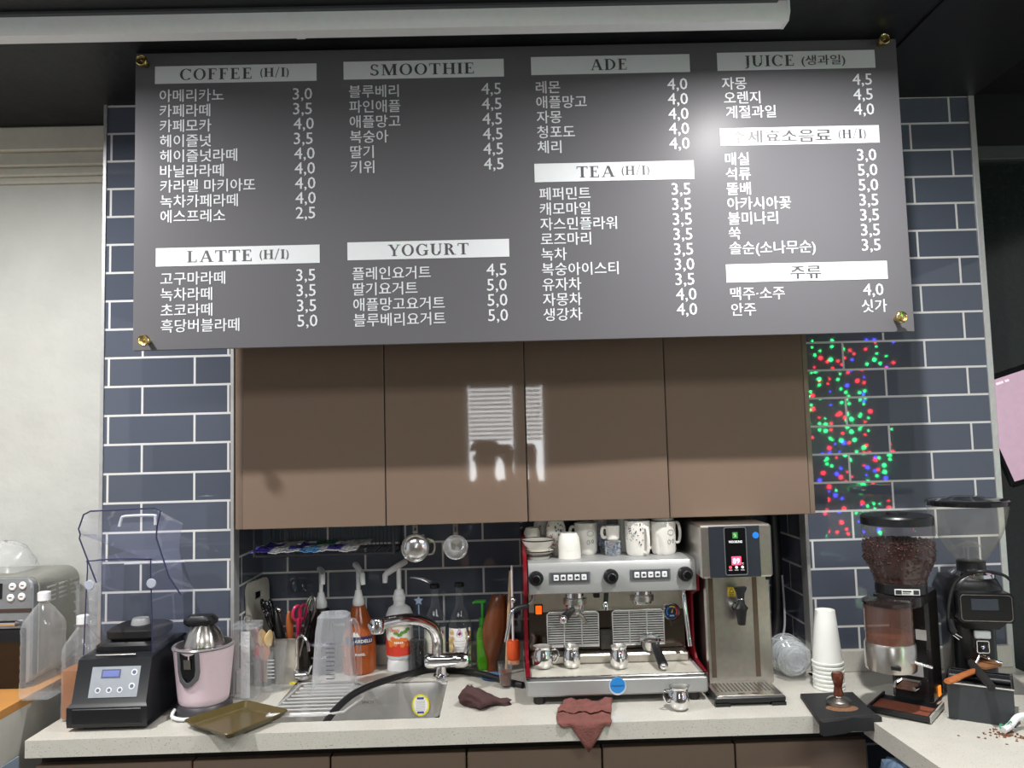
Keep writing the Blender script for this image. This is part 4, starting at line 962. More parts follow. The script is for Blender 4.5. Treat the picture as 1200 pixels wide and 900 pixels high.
# brown turned bottle leaning towards the machine
p, s = B(577, .165); t = thing('wooden_muddler', 'brown bulging bottle shaped wooden pestle standing left of the coffee machine', 'pestle', p)
h = zY(584, 697, .165)
mb = MB(); R = []
for u, r, dx in ((0, .017, 0), (.05, .019, .0), (.10, .0175, .0), (.14, .019, .0), (.30, .034, .004), (.45, .043, .008), (.58, .046, .013), (.75, .040, .02), (.9, .032, .026), (.985, .028, .029), (1, .024, .03)):
    R.append([(dx+r*math.cos(a), r*.9*math.sin(a), u*h) for a in [2*PI*k/28 for k in range(28)]])
mb.tray(R).build('body', mat('brown_varnish', (116, 66, 38), .25, var=.12, vscale=12), t)
# orange brush hanging at the machine's side
bpz = at(602, 776, .04)
t = thing('bottle_brush', 'white handled bottle brush with an orange bristle head beside the coffee machine', 'brush', (bpz.x, .04, bpz.z))
s = sc(bpz)
MB().tray([[(x, y, z) for x, y in circ(r, 20)] for r, z in ((.012, .0), (.019, .008), (.0225, .02), (.0225, .068), (.019, .076))]).build('bristle_head', mat('orange_bristle', (240, 92, 34), .5, bump=.5, bscale=300), t)
MB().tube([(0, 0, .07), (.001, 0, .2), (.002, 0, .335)], .0042, 10).build('handle', white_pl, t)
mb = MB()
for k in range(22): a = 2*PI*k/22; mb.tube([(.017*math.cos(a), .017*math.sin(a), .012), (.02*math.cos(a), .02*math.sin(a), -.004)], .0022, 5)
mb.build('bristle_tips', mat('pale_bristle', (226, 170, 130), .6), t)
t = thing('wooden_stick', 'pale wooden stirring stick standing behind the machine steam wand', 'stick', (at(593, 780, .13).x, .13, ZC))
a = at(599, 669, .13)-Vector(t.location); MB().tube([(0, 0, .0005), tuple(a)], [.006, .0085], 10).build('rod', mat('pale_wood', (206, 176, 140), .6, var=.1), t)

# ------------------------------------------------------------------ rack and cups under the wall cabinet
zr = cz0
yr0, yr1 = .0, .19
xa, xb = at(298, 640, yr0).x, at(461, 640, yr0).x
zb = at(300, 653, yr0).z
t = thing('wire_rack', 'dark wire shelf rack hung beneath the first wall cabinet', 'rack', ((xa+xb)/2, (yr0+yr1)/2, zr))
hw_ = (xb-xa)/2; hd = (yr1-yr0)/2; zb -= zr
wire = mat('dark_wire', (66, 68, 74), .35, .6)
mb = MB()
for x in (-hw_, hw_): mb.tube(smooth([(x, -hd, -.003), (x, -hd, zb+.015), (x, -hd+.02, zb), (x, hd, zb), (x, hd, -.003)], 3), .005, 6)
for y in (-hd+.004, hd): mb.tube([(-hw_, y, zb+.002), (hw_, y, zb+.002)], .005, 6)
mb.tube([(-hw_, hd, -.02), (hw_, hd, -.02)], .004, 6)
mb.build('frame', wire, t)
mb = MB()
for k in range(34):
    x = -hw_+2*hw_*(k+.5)/34; mb.tube([(x, -hd, zb+.006), (x, hd-.004, zb+.006), (x, hd-.002, -.02)], .0018, 5)
mb.build('grille', wire, t)
bag = thing('printed_packet', 'flat blue and white printed plastic packet lying on the wire rack', 'packet', (at(360, 647, .05).x, .07, zr+zb+.0085))
w = .185
def sheet(u, v): x = (u-.5)*2*w; y = (v-.5)*.15; return (x+ (.03 if v > .5 else 0), y, .006+.0025*math.sin(u*19+v*3)+.001*math.sin(u*47)+.018*v)
mb = MB(); nu, nv = 24, 8
vs = [sheet(i/nu, j/nv) for i in range(nu+1) for j in range(nv+1)]
for i in range(nu):
    for j in range(nv):
        u, v = i/nu, j/nv; mb.mi = 1 if (u < .16 or (.3 < u < .42 and .2 < v < .8)) and v < .8 else (2 if .42 < u < .6 and v < .45 else (3 if .45 < u < .66 and v > .6 else (1 if .70 < u < .82 and .1 < v < .6 else 0)))
        mb.add([vs[i*(nv+1)+j], vs[(i+1)*(nv+1)+j], vs[(i+1)*(nv+1)+j+1], vs[i*(nv+1)+j+1]], [(0, 1, 2, 3)])
sh = mb.build('film', [mat('white_film', (226, 228, 232), .3), mat('violet_print', (72, 66, 160), .35), mat('sky_print', (110, 170, 225), .35), mat('green_print', (40, 110, 84), .35)], bag)
md = sh.modifiers.new('thick', 'SOLIDIFY'); md.thickness = .002

def hang(px, py, r, lab, cup, Y=.03):
    p = at(px, py, Y); s = sc(p); r *= s
    t = thing('steel_cup', lab, 'cup', p, group='steel cups hanging under the wall cabinet')
    if cup: prof = [(r*.86, .0), (r*.9, .004), (r, .0), (r, -.004), (r*.97, -.006), (r*.94, .045), (r*.90, .05), (1e-5, .05)]
    else: prof = [(r, -.0), (r*1.0, -.004), (r*.96, -.005), (r*.9, .0), (r*.84, .03), (r*.5, .05), (1e-5, .055)]
    mb = MB(); mb.M = Matrix.Rotation(PI, 4, 'Z')
    mb.lathe([(a, b) for a, b in prof], (0, 0, 0), 36, ax='y', cap=False)
    if cup: mb.lathe([(r*.86, .002), (r*.7, -.004), (r*.4, -.009), (1e-5, -.011)], (0, 0, 0), 36, ax='y')
    mb.build('bowl', mat('polished_cup_steel', (240, 240, 240), .22, 1), t)
    MB().tube([(-.006, .01, r*.98), (-.006, .006, cz0-p.z-.012), (.006, .006, cz0-p.z-.012), (.006, .01, r*.98)], .003, 6).box(-.009, .009, .004, .012, r*.98, r*1.2, .002).build('handle', steel, t)
    MB().tube([(0, .02, cz0-p.z-.001), (0, .02, cz0-p.z-.015), (0, .0, cz0-p.z-.021), (0, -.008, cz0-p.z-.013)], .0022, 6).build('hook', steel, t)
    if cup: MB().tube(smooth([(.6*r, .04, r*.55), (r*1.25, .05, r*.25), (r*1.2, .05, -r*.5), (.8*r, .04, -r*.6)], 4), .004, 7).build('side_handle', steel, t)
hang(486.6, 642, 16.5, 'polished steel cup with flat shiny base hanging nearest the wire rack', True)
hang(534, 641, 14.5, 'polished steel scoop with hollow bowl hanging nearest the coffee machine', False)
# ------------------------------------------------------------------ espresso machine
MY = -.21                                       # front of the drip tray base
mc = at(723.5, 804, MY); MX = mc.x; sF = sc(mc)
HY = -.14                                       # front of the upper panel
mach = thing('espresso_machine', 'two group grey and steel espresso machine with red side panels and cups on top', 'espresso machine', (MX, 0, ZC))
silver = mat('silver_grey_paint', (164, 165, 165), .32, .25, var=.02)
mirror = mat('dark_reflection_steel', (128, 118, 108), .12, 1, var=.05, vscale=8)  # darkened tint stands in for the dim surroundings this steel reflects
def z_(px, py, Y): return at(px, py, Y).z-ZC
def x_(px, py, Y): return at(px, py, Y).x-MX
zb0, zb1 = z_(723, 815, MY), z_(723, 792.5, MY)   # base front
zh0, zh1 = z_(715, 696, HY), z_(715, 657, HY)     # upper panel
w2 = .284; yb = .245; ys = .0                      # splash plate
wb = .291
MB().box(-wb, wb, MY, yb, zb0, zb1-.006, .006).build('base', silver, mach)
tr = MB(); tr.box(-wb, wb, MY, MY+.012, zb1-.006, zb1+.002, .002).box(-wb, wb, ys-.012, ys, zb1-.006, zb1+.002).box(-wb, -wb+.012, MY, ys, zb1-.006, zb1+.002).box(wb-.012, wb, MY, ys, zb1-.006, zb1+.002)
tray_ = tr.build('drip_tray', chrome, mach)
mb = MB().box(-w2+.012, w2-.012, MY+.012, ys-.012, zb1-.006, zb1-.003)
mb.build('tray_plate', mat('stained_tray', (206, 202, 190), .4, .2, var=.12, vscale=14), tray_)
for x in (-w2+.035, w2-.035):
    for y in (MY+.03, yb-.05): MB().lathe([(.017, 0), (.019, .003), (.019, zb0-.003), (.017, zb0-.0005)], (x, y, 0), 18).build('foot', rubber, mach)
# blue round badge
bd = MB(); p = (x_(723.6, 803, MY), MY-.0005, z_(723.6, 804, MY)); bd.cyl((p[0], p[1], p[2]), .0275, .002, 32, 'y'); bd.mi = 1
bd.cyl((p[0], p[1]-.002, p[2]+.0035), .0245, .0007, 32, 'y')
b = bd.build('round_badge', [mat('pale_badge', (205, 210, 216), .4), mat('blue_badge', (36, 132, 208), .4)], mach); b['label'] = 'blue round badge'
MB().tube(smooth([(p[0]-.02+.005*k, p[1]-.003, p[2]+.001+(.003 if k % 2 else -.002)) for k in range(9)], 3), .0009, 5).build('badge_mark', mat('navy_ink', (20, 50, 100), .5), b)
# back and splash plate
MB().box(-w2+.014, w2-.014, ys, yb, zb1-.002, zh0+.02).build('back_housing', mirror, mach)
MB().box(-w2+.014, w2-.014, ys-.06, ys-.001, zb1-.003, zb1+.03, .006).build('rear_ledge', steel, mach)
zr0 = z_(700, 716, ys); 
MB().box(-w2+.014, w2-.014, ys-.004, ys-.0005, zr0+.002, zh0+.02).build('upper_splash', mat('bright_reflection_steel', (205, 198, 184), .3, .4), mach)  # pale cream colour stands in for a bright reflection on the steel
# head: front panel, top tray
hd = MB(); o = [(HY+.02, zh0), (HY+.002, zh0+.006), (HY, zh0+.02), (HY+.004, zh1-.016), (HY+.012, zh1-.004), (HY+.03, zh1), (yb, zh1), (yb, zh0)]
hd.prism(o, -w2+.012, w2+.0, 'yz'); hd.build('upper_housing', silver, mach)
for x in (-w2-.004, w2+.001):
    o = [(yb+.005, zb1+.004), (yb+.005, zh1+.075), (.06, zh1+.075), (-.02, zh1+.055), (HY+.005, zh1-.004), (HY-.003, zh1-.022), (HY-.003, zh0+.004), (HY+.03, zh0-.008), (ys-.05, zh0-.03), (ys-.045, zb1+.045), (ys-.08, zb1+.012), (MY+.02, zb1+.004), (MY+.02, zb0+.004)]
    MB().prism(o, x, x+.012 if x < 0 else x+.007, 'yz').build('side_panel', mat('crimson_side_panel', (116, 18, 30), .2), mach)
MB().tube([(-w2+.01, .2, zh1+.05), (w2-.01, .2, zh1+.05)], .005, 8).build('cup_rail', chrome, mach)
# knobs and button pads on the panel
def kn(px, py, off):
    p = Vector((x_(px, py, HY), HY, z_(px, py, HY)))
    k = MB().lathe([(.0235, -.002), (.0245, .004), (.0245, .012), (.021, .016), (.016, .017)], p, 28, ax='y').build('steam_knob', black, mach)
    MB().lathe([(.0145, .015), (.014, .036), (.012, .042), (1e-5, .043)], p, 24, ax='y').build('knob_cap', black_gloss, k)
for px, py, off in ((628, 677.5, 0), (715.5, 675, 0), (802.5, 672, 0)): kn(px, py, off)
cup_i = [[(-.0045, .001), (.003, .001), (.002, -.004), (-.0035, -.004)], [(.003, 0), (.0055, .0005), (.005, -.003), (.0025, -.003)]]
for x0, x1, y0 in ((644, 691.5, 676.5), (738.5, 785.5, 673)):
    a, b = Vector((x_(x0, y0, HY), 0, z_((x0+x1)/2, y0, HY))), x_(x1, y0, HY)
    pad = MB().box(a.x, b, HY-.004, HY+.002, a.z-.0175, a.z+.0175, .001).build('button_pad', mat('grey_button_pad', (92, 96, 100), .45), mach)
    MB().box(a.x+.006, b-.006, HY-.0046, HY-.0035, a.z-.0135, a.z+.0135).build('pad_field', mat('dark_button_pad', (70, 73, 77), .45), pad)
    for k in range(5):
        x = a.x+(b-a.x)*(.16+.172*k); MBk = MB().box(x-.0085, x+.0085, HY-.0075, HY-.004, a.z-.0095, a.z+.0095, .0015)
        kb = MBk.build('push_button', white_pl, pad)
        mb = MB(); sc_ = (.8, 1.1, .8, 1.1, .7)[k]
        if k < 4:
            for q in cup_i: mb.poly([(x+u*sc_*1.1, HY-.0077, a.z+v*sc_*1.2+.001) for u, v in q])
            if k in (1, 3): mb.poly([(x+.001+u*.6, HY-.0078, a.z+.004+v*.5) for u, v in cup_i[0]])
        else:
            for q in range(3): t_ = q*PI/3; mb.poly([(x+u*math.cos(t_)-v*math.sin(t_), HY-.0077, a.z+u*math.sin(t_)+v*math.cos(t_)) for u, v in ((-.004, -.0006), (.004, -.0006), (.004, .0006), (-.004, .0006))])
        mb.build('cup_symbol', ink, kb, flat=True)
# group heads
gy = HY+.075
for i, px in enumerate((673.5, 752)):
    x = x_(px, 700, gy); zt = zh0+.004; z1 = z_(px, 711 if i == 0 else 707, gy)
    g = MB().lathe([(.030, z1-.0), (.034, z1+.003), (.037, z1+.02), (.037, z1+.03), (.034, z1+.034), (.034, zt)], (x, gy, 0), 32).build('group_head', chrome, mach)
    MB().lathe([(.0405, z1+.012), (.0405, z1+.028)], (x, gy, 0), 32).build('group_collar', steel, g)
def portafilter(name_parent, M):
    mb = MB(M); mb.lathe([(.026, -.03), (.032, -.022), (.035, -.004), (.036, 0), (.033, .0), (.031, -.016), (1e-5, -.018)], (0, 0, 0), 28)
    return mb
x = x_(673.5, 700, gy); z1 = z_(673.5, 711, gy)
a = Vector((x, gy, z1)); e = at(660, 725.5, HY-.03)-Vector((MX, 0, ZC))
hdl = MB().lathe([(.024, -.022), (.031, -.014), (.0325, .004), (.0325, .012)], a, 28).build('locked_portafilter', chrome, mach)
MB().tube([a+Vector((-.01, -.02, -.004)), a.lerp(e, .45), e], [.010, .0115, .0155], 14).build('handle', black, hdl)
MB().ball(e+Vector((0, -.003, 0)), .0145, 14).build('handle_cap', chrome, hdl)
MB().tube(smooth([a+Vector((.008, -.01, -.02)), a+Vector((.022, -.02, -.03)), a+Vector((.036, -.022, -.05))], 4), [.008]*4+[.006]*5, 10).build('spout', steel_dark, hdl)
# hot water spout and lever between the groups
x = x_(709.5, 700, HY+.05)
hwz = MB().tube([(x+.004, HY+.05, zh0), (x, HY+.045, zh0-.035)], .008, 12).build('water_lever', black, mach)
MB().lathe([(.0065, zh0-.062), (.012, zh0-.058), (.0125, zh0-.045), (.008, zh0-.034)], (x-.001, HY+.044, 0), 20).build('spout', chrome, hwz)
x = x_(699, 700, HY+.06); MB().box(x-.01, x+.01, HY+.05, HY+.075, zh0-.022, zh0+.004, .002).build('sensor_block', black, mach)
# wire splash grilles
for x0, x1, y0, y1 in ((641.5, 701.5, 717, 757.5), (718, 778, 714.5, 755)):
    Y = ys-.012
    X0, X1 = x_(x0, 735, Y), x_(x1, 735, Y); Z1 = z_((x0+x1)/2, y0, Y); Z0 = max(z_((x0+x1)/2, y1, Y), zb1+.031)
    g = MB().tube([(X0, Y, Z0), (X0, Y, Z1-.008), (X0+.008, Y, Z1), (X1-.008, Y, Z1), (X1, Y, Z1-.008), (X1, Y, Z0)], .003, 8, True).tube([(X0+(X1-X0)*.33, Y, Z0), (X0+(X1-X0)*.33, Y, Z1)], .0026, 6).tube([(X0+(X1-X0)*.67, Y, Z0), (X0+(X1-X0)*.67, Y, Z1)], .0026, 6)
    for k in range(14): z = Z0+(Z1-Z0)*(k+.6)/14.4; g.tube([(X0, Y+.002, z), (X1, Y+.002, z)], .0028, 6)
    g.build('splash_grille', mat('bright_wire', (226, 226, 226), .35, .5), mach)
x = x_(710, 740, ys-.012); MB().box(x-.02, x+.02, ys-.02, ys-.005, zb1+.032, zb1+.10, .003).box(x-.014, x+.014, ys-.0225, ys-.02, zb1+.04, zb1+.085, .002).build('centre_block', mat('dark_steel', (96, 94, 90), .3, .8), mach)
# switch and gauge
p = (x_(631, 714, ys), ys-.006, z_(631, 714, ys))
sw_ = MB().box(p[0]-.0145, p[0]+.0145, p[1]-.004, p[1]+.004, p[2]-.018, p[2]+.018, .002).build('switch_frame', black, mach)
MB().box(p[0]-.0105, p[0]+.0105, p[1]-.0075, p[1]-.0035, p[2]-.0145, p[2]+.0145, .0015).build('lit_rocker', mat('orange_glow', (255, 92, 20), .3, emit=1.3), sw_)
gx, gz = x_(786.5, 716, ys-.01), z_(786.5, 716, ys-.01)
g = MB().lathe([(.030, -.012), (.030, .012), (.026, .016), (.0235, .013)], (gx, ys-.006, gz), 36, ax='y').build('pressure_gauge', chrome, mach)
mb = MB(); yy = ys-.0197
mb.add([(gx+a, yy, gz+b) for a, b in circ(.0238, 32)], [tuple(range(32))])
for k in range(22):
    t_ = math.radians(215-250*k/21); mb.mi = 1 if k < 9 else (2 if k < 14 else 3); r0, r1 = .015, .020; d_ = .08
    mb.poly([(gx+r*math.cos(t_+e_), yy-.0006, gz+r*math.sin(t_+e_)) for r, e_ in ((r0, -d_), (r1, -d_), (r1, d_), (r0, d_))])
mb.mi = 2; mb.poly([(gx-.002, yy-.001, gz-.004), (gx+.002, yy-.001, gz-.004), (gx+.0035, yy-.001, gz+.012)])
mb.mi = 4; mb.box(gx-.008, gx+.008, yy-.001, yy-.0005, gz-.016, gz-.011)
mb.build('dial', [mat('navy_dial', (26, 40, 66), .3), mat('dial_blue', (60, 130, 220), .4), mat('dial_yellow', (230, 210, 70), .4), mat('dial_red', (214, 60, 40), .4), mat('dial_sky', (130, 180, 235), .4)], g, flat=True)
# steam wands
P = [at(801, 690, HY+.04), at(801.5, 700, HY+.03), at(804, 720, HY+.02), at(808.5, 757, HY+.01)]
MB().tube(smooth([tuple(q-Vector((MX, 0, ZC))) for q in P], 5), .0075, 12).build('steam_wand', chrome, mach)
P = [at(625, 697, HY+.05), at(624, 704, HY+.03), at(616, 710, HY+.0), at(605, 713, HY-.02), at(599.5, 717, HY-.03), at(596.5, 732, HY-.03), at(592.5, 752, HY-.03)]
P = [tuple(q-Vector((MX, 0, ZC))) for q in P]
wd = MB().tube(smooth(P, 6), .0058, 12).build('steam_wand', chrome, mach)
MB().tube(smooth(P[1:5], 6)[5:16], .0092, 12).build('rubber_grip', rubber, wd)
kz = at(601, 703, HY-.0)-Vector((MX, 0, ZC))
MB().ball(kz, .010, 14).build('wand_joint', chrome, mach)

# cream jugs on the drip tray and on the worktop
def jug(px, py, z, h, r, lab, rz=0, handle=True):
    p = atZ(px, py, z); t = thing('cream_jug', lab, 'jug', (p.x, p.y+r*.6, z+.0005), rz, 'small steel cream jugs')
    mb = MB(); n = 36
    pr = [(r*.55, 0), (r*.72, .003), (r*.95, h*.22), (r, h*.45), (r*.93, h*.68), (r*.80, h*.83), (r*.82, h*.93), (r*.90, h), (r*.87, h)]
    pi_ = [(r*.86, h), (r*.76, h*.84), (r*.8, h*.6), (r*.85, h*.3), (r*.5, h*.08), (1e-5, h*.07)]
    def rg(pr):
      R = []
      for q, z2 in pr:
        lip = max(0, (z2/h-.8)/.2)
        R.append([(q*math.cos(a)*(1+.22*lip*max(0, math.cos(a))**6), q*math.sin(a), z2) for a in [2*PI*k/n for k in range(n)]])
      return R
    mb.rings(rg(pr), cap0=True); mb.build('body', chrome, t)
    MB().rings(rg(pi_)).build('inner_wall', mat('satin_inner_steel', (190, 188, 184), .45, .8), t)
    if handle: MB().tube(smooth([(-r*.85, 0, h*.86), (-r*1.35, 0, h*.88), (-r*1.5, 0, h*.62), (-r*1.25, 0, h*.36), (-r*.95, 0, h*.32)], 5), [.0036]*21, 8).build('handle', chrome, t)
    return t
zt_ = ZC+zb1-.003
jug(637.5, 785, zt_, .072, .034, 'steel cream jug on the drip tray, below the orange switch', PI*.9)
jug(671, 784, zt_, .070, .031, 'steel cream jug on the drip tray, below the locked handle', PI*.55)
jug(727, 785, zt_, .072, .031, 'steel cream jug on the drip tray above the blue badge', PI*.5)
jug(798, 834, ZC, .070, .033, 'steel cream jug on the worktop before the dispenser', .2)

# the loose portafilter on the drip tray
p = atZ(764, 776, zt_); t = thing('portafilter', 'steel portafilter with black handle lying on the drip tray', 'portafilter', (p.x, p.y+.02, zt_))
zc_ = z_(764, 751, p.y+.02)+ZC-zt_
MB().lathe([(1e-5, zc_-.030), (.024, zc_-.028), (.031, zc_-.016), (.034, zc_+.0), (.037, zc_+.003), (.037, zc_+.008), (.033, zc_+.012), (.02, zc_+.018), (1e-5, zc_+.02)], (0, 0, 0), 32).build('basket', chrome, t)
e = at(777.5, 788, p.y-.1)-Vector(t.location)
e.z = max(e.z, .017)
MB().tube([(.008, -.03, zc_-.008), (.012, -.045, zc_-.014), tuple(e)], [.010, .0135, .0165], 16).build('handle', black, t)
MB().ball(tuple(e+Vector((0, -.004, 0))), .0125, 14).build('handle_cap', chrome, t)
MB().tube(smooth([(0, 0, zc_-.03), (-.012, -.01, zc_-.042), (-.02, -.012, .006)], 4), .009, 12).build('spout', steel_dark, t)

# shot glass of espresso
p = atZ(592.5, 808, ZC); s = sc(p); t = thing('shot_glass', 'shot glass of espresso on the worktop before the orange brush', 'glass', (p.x, p.y+.02, ZC+.0005))
MB().lathe([(.019, 0), (.0195, .004), (.026, 29*s), (.0245, 29*s), (.018, .010), (1e-5, .009)], (0, 0, 0), 28).build('body', glass, t)
MB().lathe([(1e-5, .0105), (.0178, .0105), (.0215, 19*s), (1e-5, 19*s)], (0, 0, 0), 28).build('coffee', mat('espresso_brown', (92, 48, 34), .2), t)
p = atZ(588, 800, ZC); tag(MB().lathe([(.03, 0), (.04, .003), (.048, .008), (.0465, .008), (.038, .004), (1e-5, .003)], (0, 0, 0), 28).build('blue_saucer', mat('blue_glaze', (90, 130, 180), .2), loc=(p.x-.03, p.y+.055, ZC+.0005)), 'small pale blue saucer under the hose behind the shot glass', 'saucer')

# ------------------------------------------------------------------ cups on the machine
ZT = ZC+zh1+.0005
def cup_loc(px, Y): q = at(px, 640, Y); return Vector((q.x, Y, ZT)), sc((q.x, Y, ZT))
rim_m = mat('dark_glaze_rim', (64, 54, 50), .25)
def plate_(px, Y, z, rw, h, label, name='saucer', foot=.55, plain=False):
    p, s = cup_loc(px, Y); t = thing(name, label, 'bowl' if name == 'bowl' else 'saucer', p+Vector((0, 0, z)), group='stacked dark rimmed dishes')
    r = rw*s
    MB().lathe([(r*foot, 0), (r*foot, .003), (r*.82, h*.45), (r, h), (r*.95, h), (r*.76, h*.5), (r*.4, .008), (1e-5, .008)], (0, 0, 0), 40).build('body', ceramic, t)
    if not plain: MB().tube([(r*.985*math.cos(a), r*.985*math.sin(a), h) for a in [2*PI*k/40 for k in range(40)]], .0024, 6, True).build('rim', rim_m, t)
plate_(630, -.04, 0, 17.5, .012, 'lowest saucer of the dark rimmed stack on the machine top', foot=.8)
plate_(630.5, -.04, .0095, 19.5, .017, 'dark rimmed saucer in the middle of the stack on the machine')
plate_(630.5, -.04, .019, 15.5, .016, 'plain small dish between the rimmed saucer and bowl', plain=True)
plate_(630.5, -.04, .0285, 19.3, .034, 'dark rimmed bowl on top of the dish stack on the machine', 'bowl', .6)
def mug(px, Y, w, h, label, upside=False, handles=(), taper=.96, m=None, prints=None, cat='mug', name='mug', scale=1.0):
    p, s = cup_loc(px, Y); t = thing(name, label, cat, p, group='cups on top of the coffee machine')
    r = w*s/2; H = h*s
    if upside: pr = [(r, 0), (r*.99, H*.05), (r*.97, H*.5), (r*.88, H*.82), (r*.72, H*.96), (r*.66, H), (r*.6, H), (r*.58, H-.003), (1e-5, H-.003)]
    else: pr = [(r*taper*.86, 0), (r*taper*.9, .003), (r*taper*.98, H*.10), (r, H*.96), (r*.99, H), (r*.91, H), (r*.9, H*.9), (r*taper*.86, H*.12), (1e-5, H*.1)]
    MB().lathe(pr, (0, 0, 0), 36).build('body', m or ceramic, t)
    for a, z0, z1, d in handles:
        c, s_ = math.cos(a), math.sin(a); k = r*.9
        MB().tube(smooth([(k*c, k*s_, H*z1), ((k+d*.7)*c, (k+d*.7)*s_, H*(z1+.02)), ((k+d)*c, (k+d)*s_, H*(z0+z1)/2), ((k+d*.7)*c, (k+d*.7)*s_, H*(z0-.0)), (k*c, k*s_, H*z0)], 5), .0055, 8).build('handle', m or ceramic, t)
    if prints: prints(t, r, H)
    return t
def dots(a0, a1, z0, z1, n, cols, rad=.0022, stalk=False):
    def f(t, r, H):
        mb = MB(); rr = r*1.012
        for k in range(n):
            a = math.radians(-90+random.uniform(a0, a1)); z = H*random.uniform(z0, z1); mb.mi = random.randrange(len(cols)); q = rad*random.uniform(.5, 1.5)
            mb.poly([(rr*math.cos(a+q*u*1.0/rr), rr*math.sin(a+q*u/rr), z+q*v*(2.0 if stalk and k % 3 == 0 else 1)) for u, v in circ(1, 7)])
        mb.build('printed_motif', cols, t, flat=True)
    return f
grey_p = mat('grey_print_ink', (92, 92, 98), .4); red_p = mat('red_print_ink', (200, 90, 90), .4); blue_p = mat('slate_print', (104, 116, 140), .4)
def ovals(x0):
    def f(t, r, H):
        mb = MB(); rr = r*1.008
        for cx_, cz_, rx, rz in ((x0, .40, .0052, .007), (x0+.016, .42, .004, .006), (x0+.008, .68, .012, .009)):
            mb.tube([(rr*math.sin((cx_+rx*u)/rr), -rr*math.cos((cx_+rx*u)/rr), H*cz_+rz*v) for u, v in circ(1, 18)], .0006, 4, True)
        mb.build('printed_motif', ink, t)
    return f
mug(624, .05, 22, 31, 'small white cup upturned behind the rimmed bowl', True)
mug(636, .11, 22, 40, 'white cup upturned at the back behind the dish stack', True, prints=dots(-50, 30, .4, .9, 8, [grey_p]))
mug(652, .03, 25, 40, 'upturned white cup with red and grey sprig print', True, prints=dots(-80, 70, .3, .95, 46, [grey_p, grey_p, grey_p, red_p], .0022, True))
mug(667, -.055, 27, 29, 'plain white cup upturned at the front of the machine top', True, prints=lambda t, r, H: MB().lathe([(r*1.0, H*.33), (r*1.0, H*.335)], (0, 0, 0), 20, -120, -60, cap=False).build('faint_line', mat('pale_line', (200, 198, 192), .4), t))
mug(687, .03, 27, 36, 'cream mug with a small line drawing, handle towards the sprig cup', False, [(PI, .45, .85, .02)], .97, prints=ovals(.004))
gt = clear('clear_tumbler_glass', (235, 238, 242), .1, .55)
mug(704, .06, 17, 40, 'clear tumbler with a dark printed skyline band behind the mugs', False, (), .9, gt, dots(-80, 80, .05, .45, 60, [blue_p, ink, blue_p], .003, True), 'tumbler', 'printed_tumbler')
mug(718, -.02, 19, 17, 'squat printed glass beneath the white cup, middle of the machine top', False, (), .98, gt, dots(-80, 80, .1, .95, 80, [blue_p, blue_p, grey_p], .0028), 'tumbler', 'printed_tumbler')
u = mug(718.5, -.02, 17, 17, 'white cup with loop handle standing on the printed glass', False, [(PI*1.02, .2, .85, .016)], .9)
u.location.z += 17*sc(u.location)+.0012
mug(719, .12, 16, 45, 'tall clear glass at the back of the machine top', False, (), .92, gt, dots(-40, 60, .6, .95, 6, [grey_p], .002), 'tumbler', 'printed_tumbler')
mug(734, .06, 18, 40, 'pale greenish mug behind the sprig printed mug', False, (), .96, mat('pale_celadon', (214, 218, 208), .15))
mug(747.5, -.03, 30, 40, 'tall white mug with grey sprig print, handle forward', False, [(math.radians(-62), .12, .78, .02)], .93, None, dots(-75, 20, .3, .95, 48, [grey_p, grey_p, ink, grey_p], .002, True))
lidm = mug(777.5, -.02, 30, 38, 'cream mug with a small line drawing nearest the hot water dispenser', False, [(PI, .2, .75, .022), (.05, .35, .9, .02)], .97, prints=ovals(.012))
q = cup_loc(776, -.02)[0]; q.z = ZT+38*sc(q)+.002
MB().lathe([(.036, 0), (.038, .002), (.037, .010), (.03, .012), (1e-5, .012)], (0, 0, 0), 32).build('lid', mat('pale_lid', (200, 200, 196), .3), lidm, loc=(0, 0, q.z-ZT))
# ------------------------------------------------------------------ hot water dispenser
HYd = -.20; CYd = -.125; TY = -.272
dx = (at(838, 820, TY).x+at(921.5, 818, TY).x)/2
ds = thing('water_dispenser', 'tall stainless hot water dispenser with black control panel beside the espresso machine', 'water dispenser', (dx, 0, ZC))
def Z(px, py, Y): return at(px, py, Y).z-ZC
def X(px, py, Y): return at(px, py, Y).x-dx
hx0, hx1 = X(820, 645, HYd), X(905, 645, HYd); zt0, zt1 = Z(863, 677, HYd), Z(863, 615, HYd)
MB().box(hx0, hx1, HYd, .2, zt0, zt1, .006).build('head', steel, ds)
cx0, cx1 = X(823, 740, CYd)+.012, X(905, 740, CYd)
col_ = MB().box(cx0, cx1, CYd, .18, .02, zt0-.0005, .006).build('column', steel, ds)
for px in (835, 886.5):
    x = X(px, 740, CYd); MB().box(x-.008, x+.008, CYd-.0012, CYd+.002, .045, zt0-.001).build('dark_stripe', mat('bronze_stripe', (112, 98, 84), .3, .7), col_)
pb = X(831, 645, HYd), X(890.5, 645, HYd)
pan = MB().box(pb[0], pb[1], HYd-.003, HYd+.002, zt0+.002, zt1-.004, .001).build('control_panel', mat('slate_panel', (40, 45, 54), .3), ds)
f0, f1 = X(849, 645, HYd), X(874.5, 645, HYd); fz0, fz1 = Z(862, 673.5, HYd), Z(862, 618, HYd); fy = HYd-.003
o = [(x+(f0+f1)/2, z+(fz0+fz1)/2) for x, z in rrect(f1-f0, fz1-fz0, .006, 4)]
MB().tube([(x, fy-.001, z) for x, z in o], .0017, 6, True).build('display_frame', mat('grey_frame', (130, 132, 136), .3, .5), pan)
scr = MB().add([(x, fy-.0004, z) for x, z in o], [tuple(range(len(o)))]).build('display', black_gloss, pan)
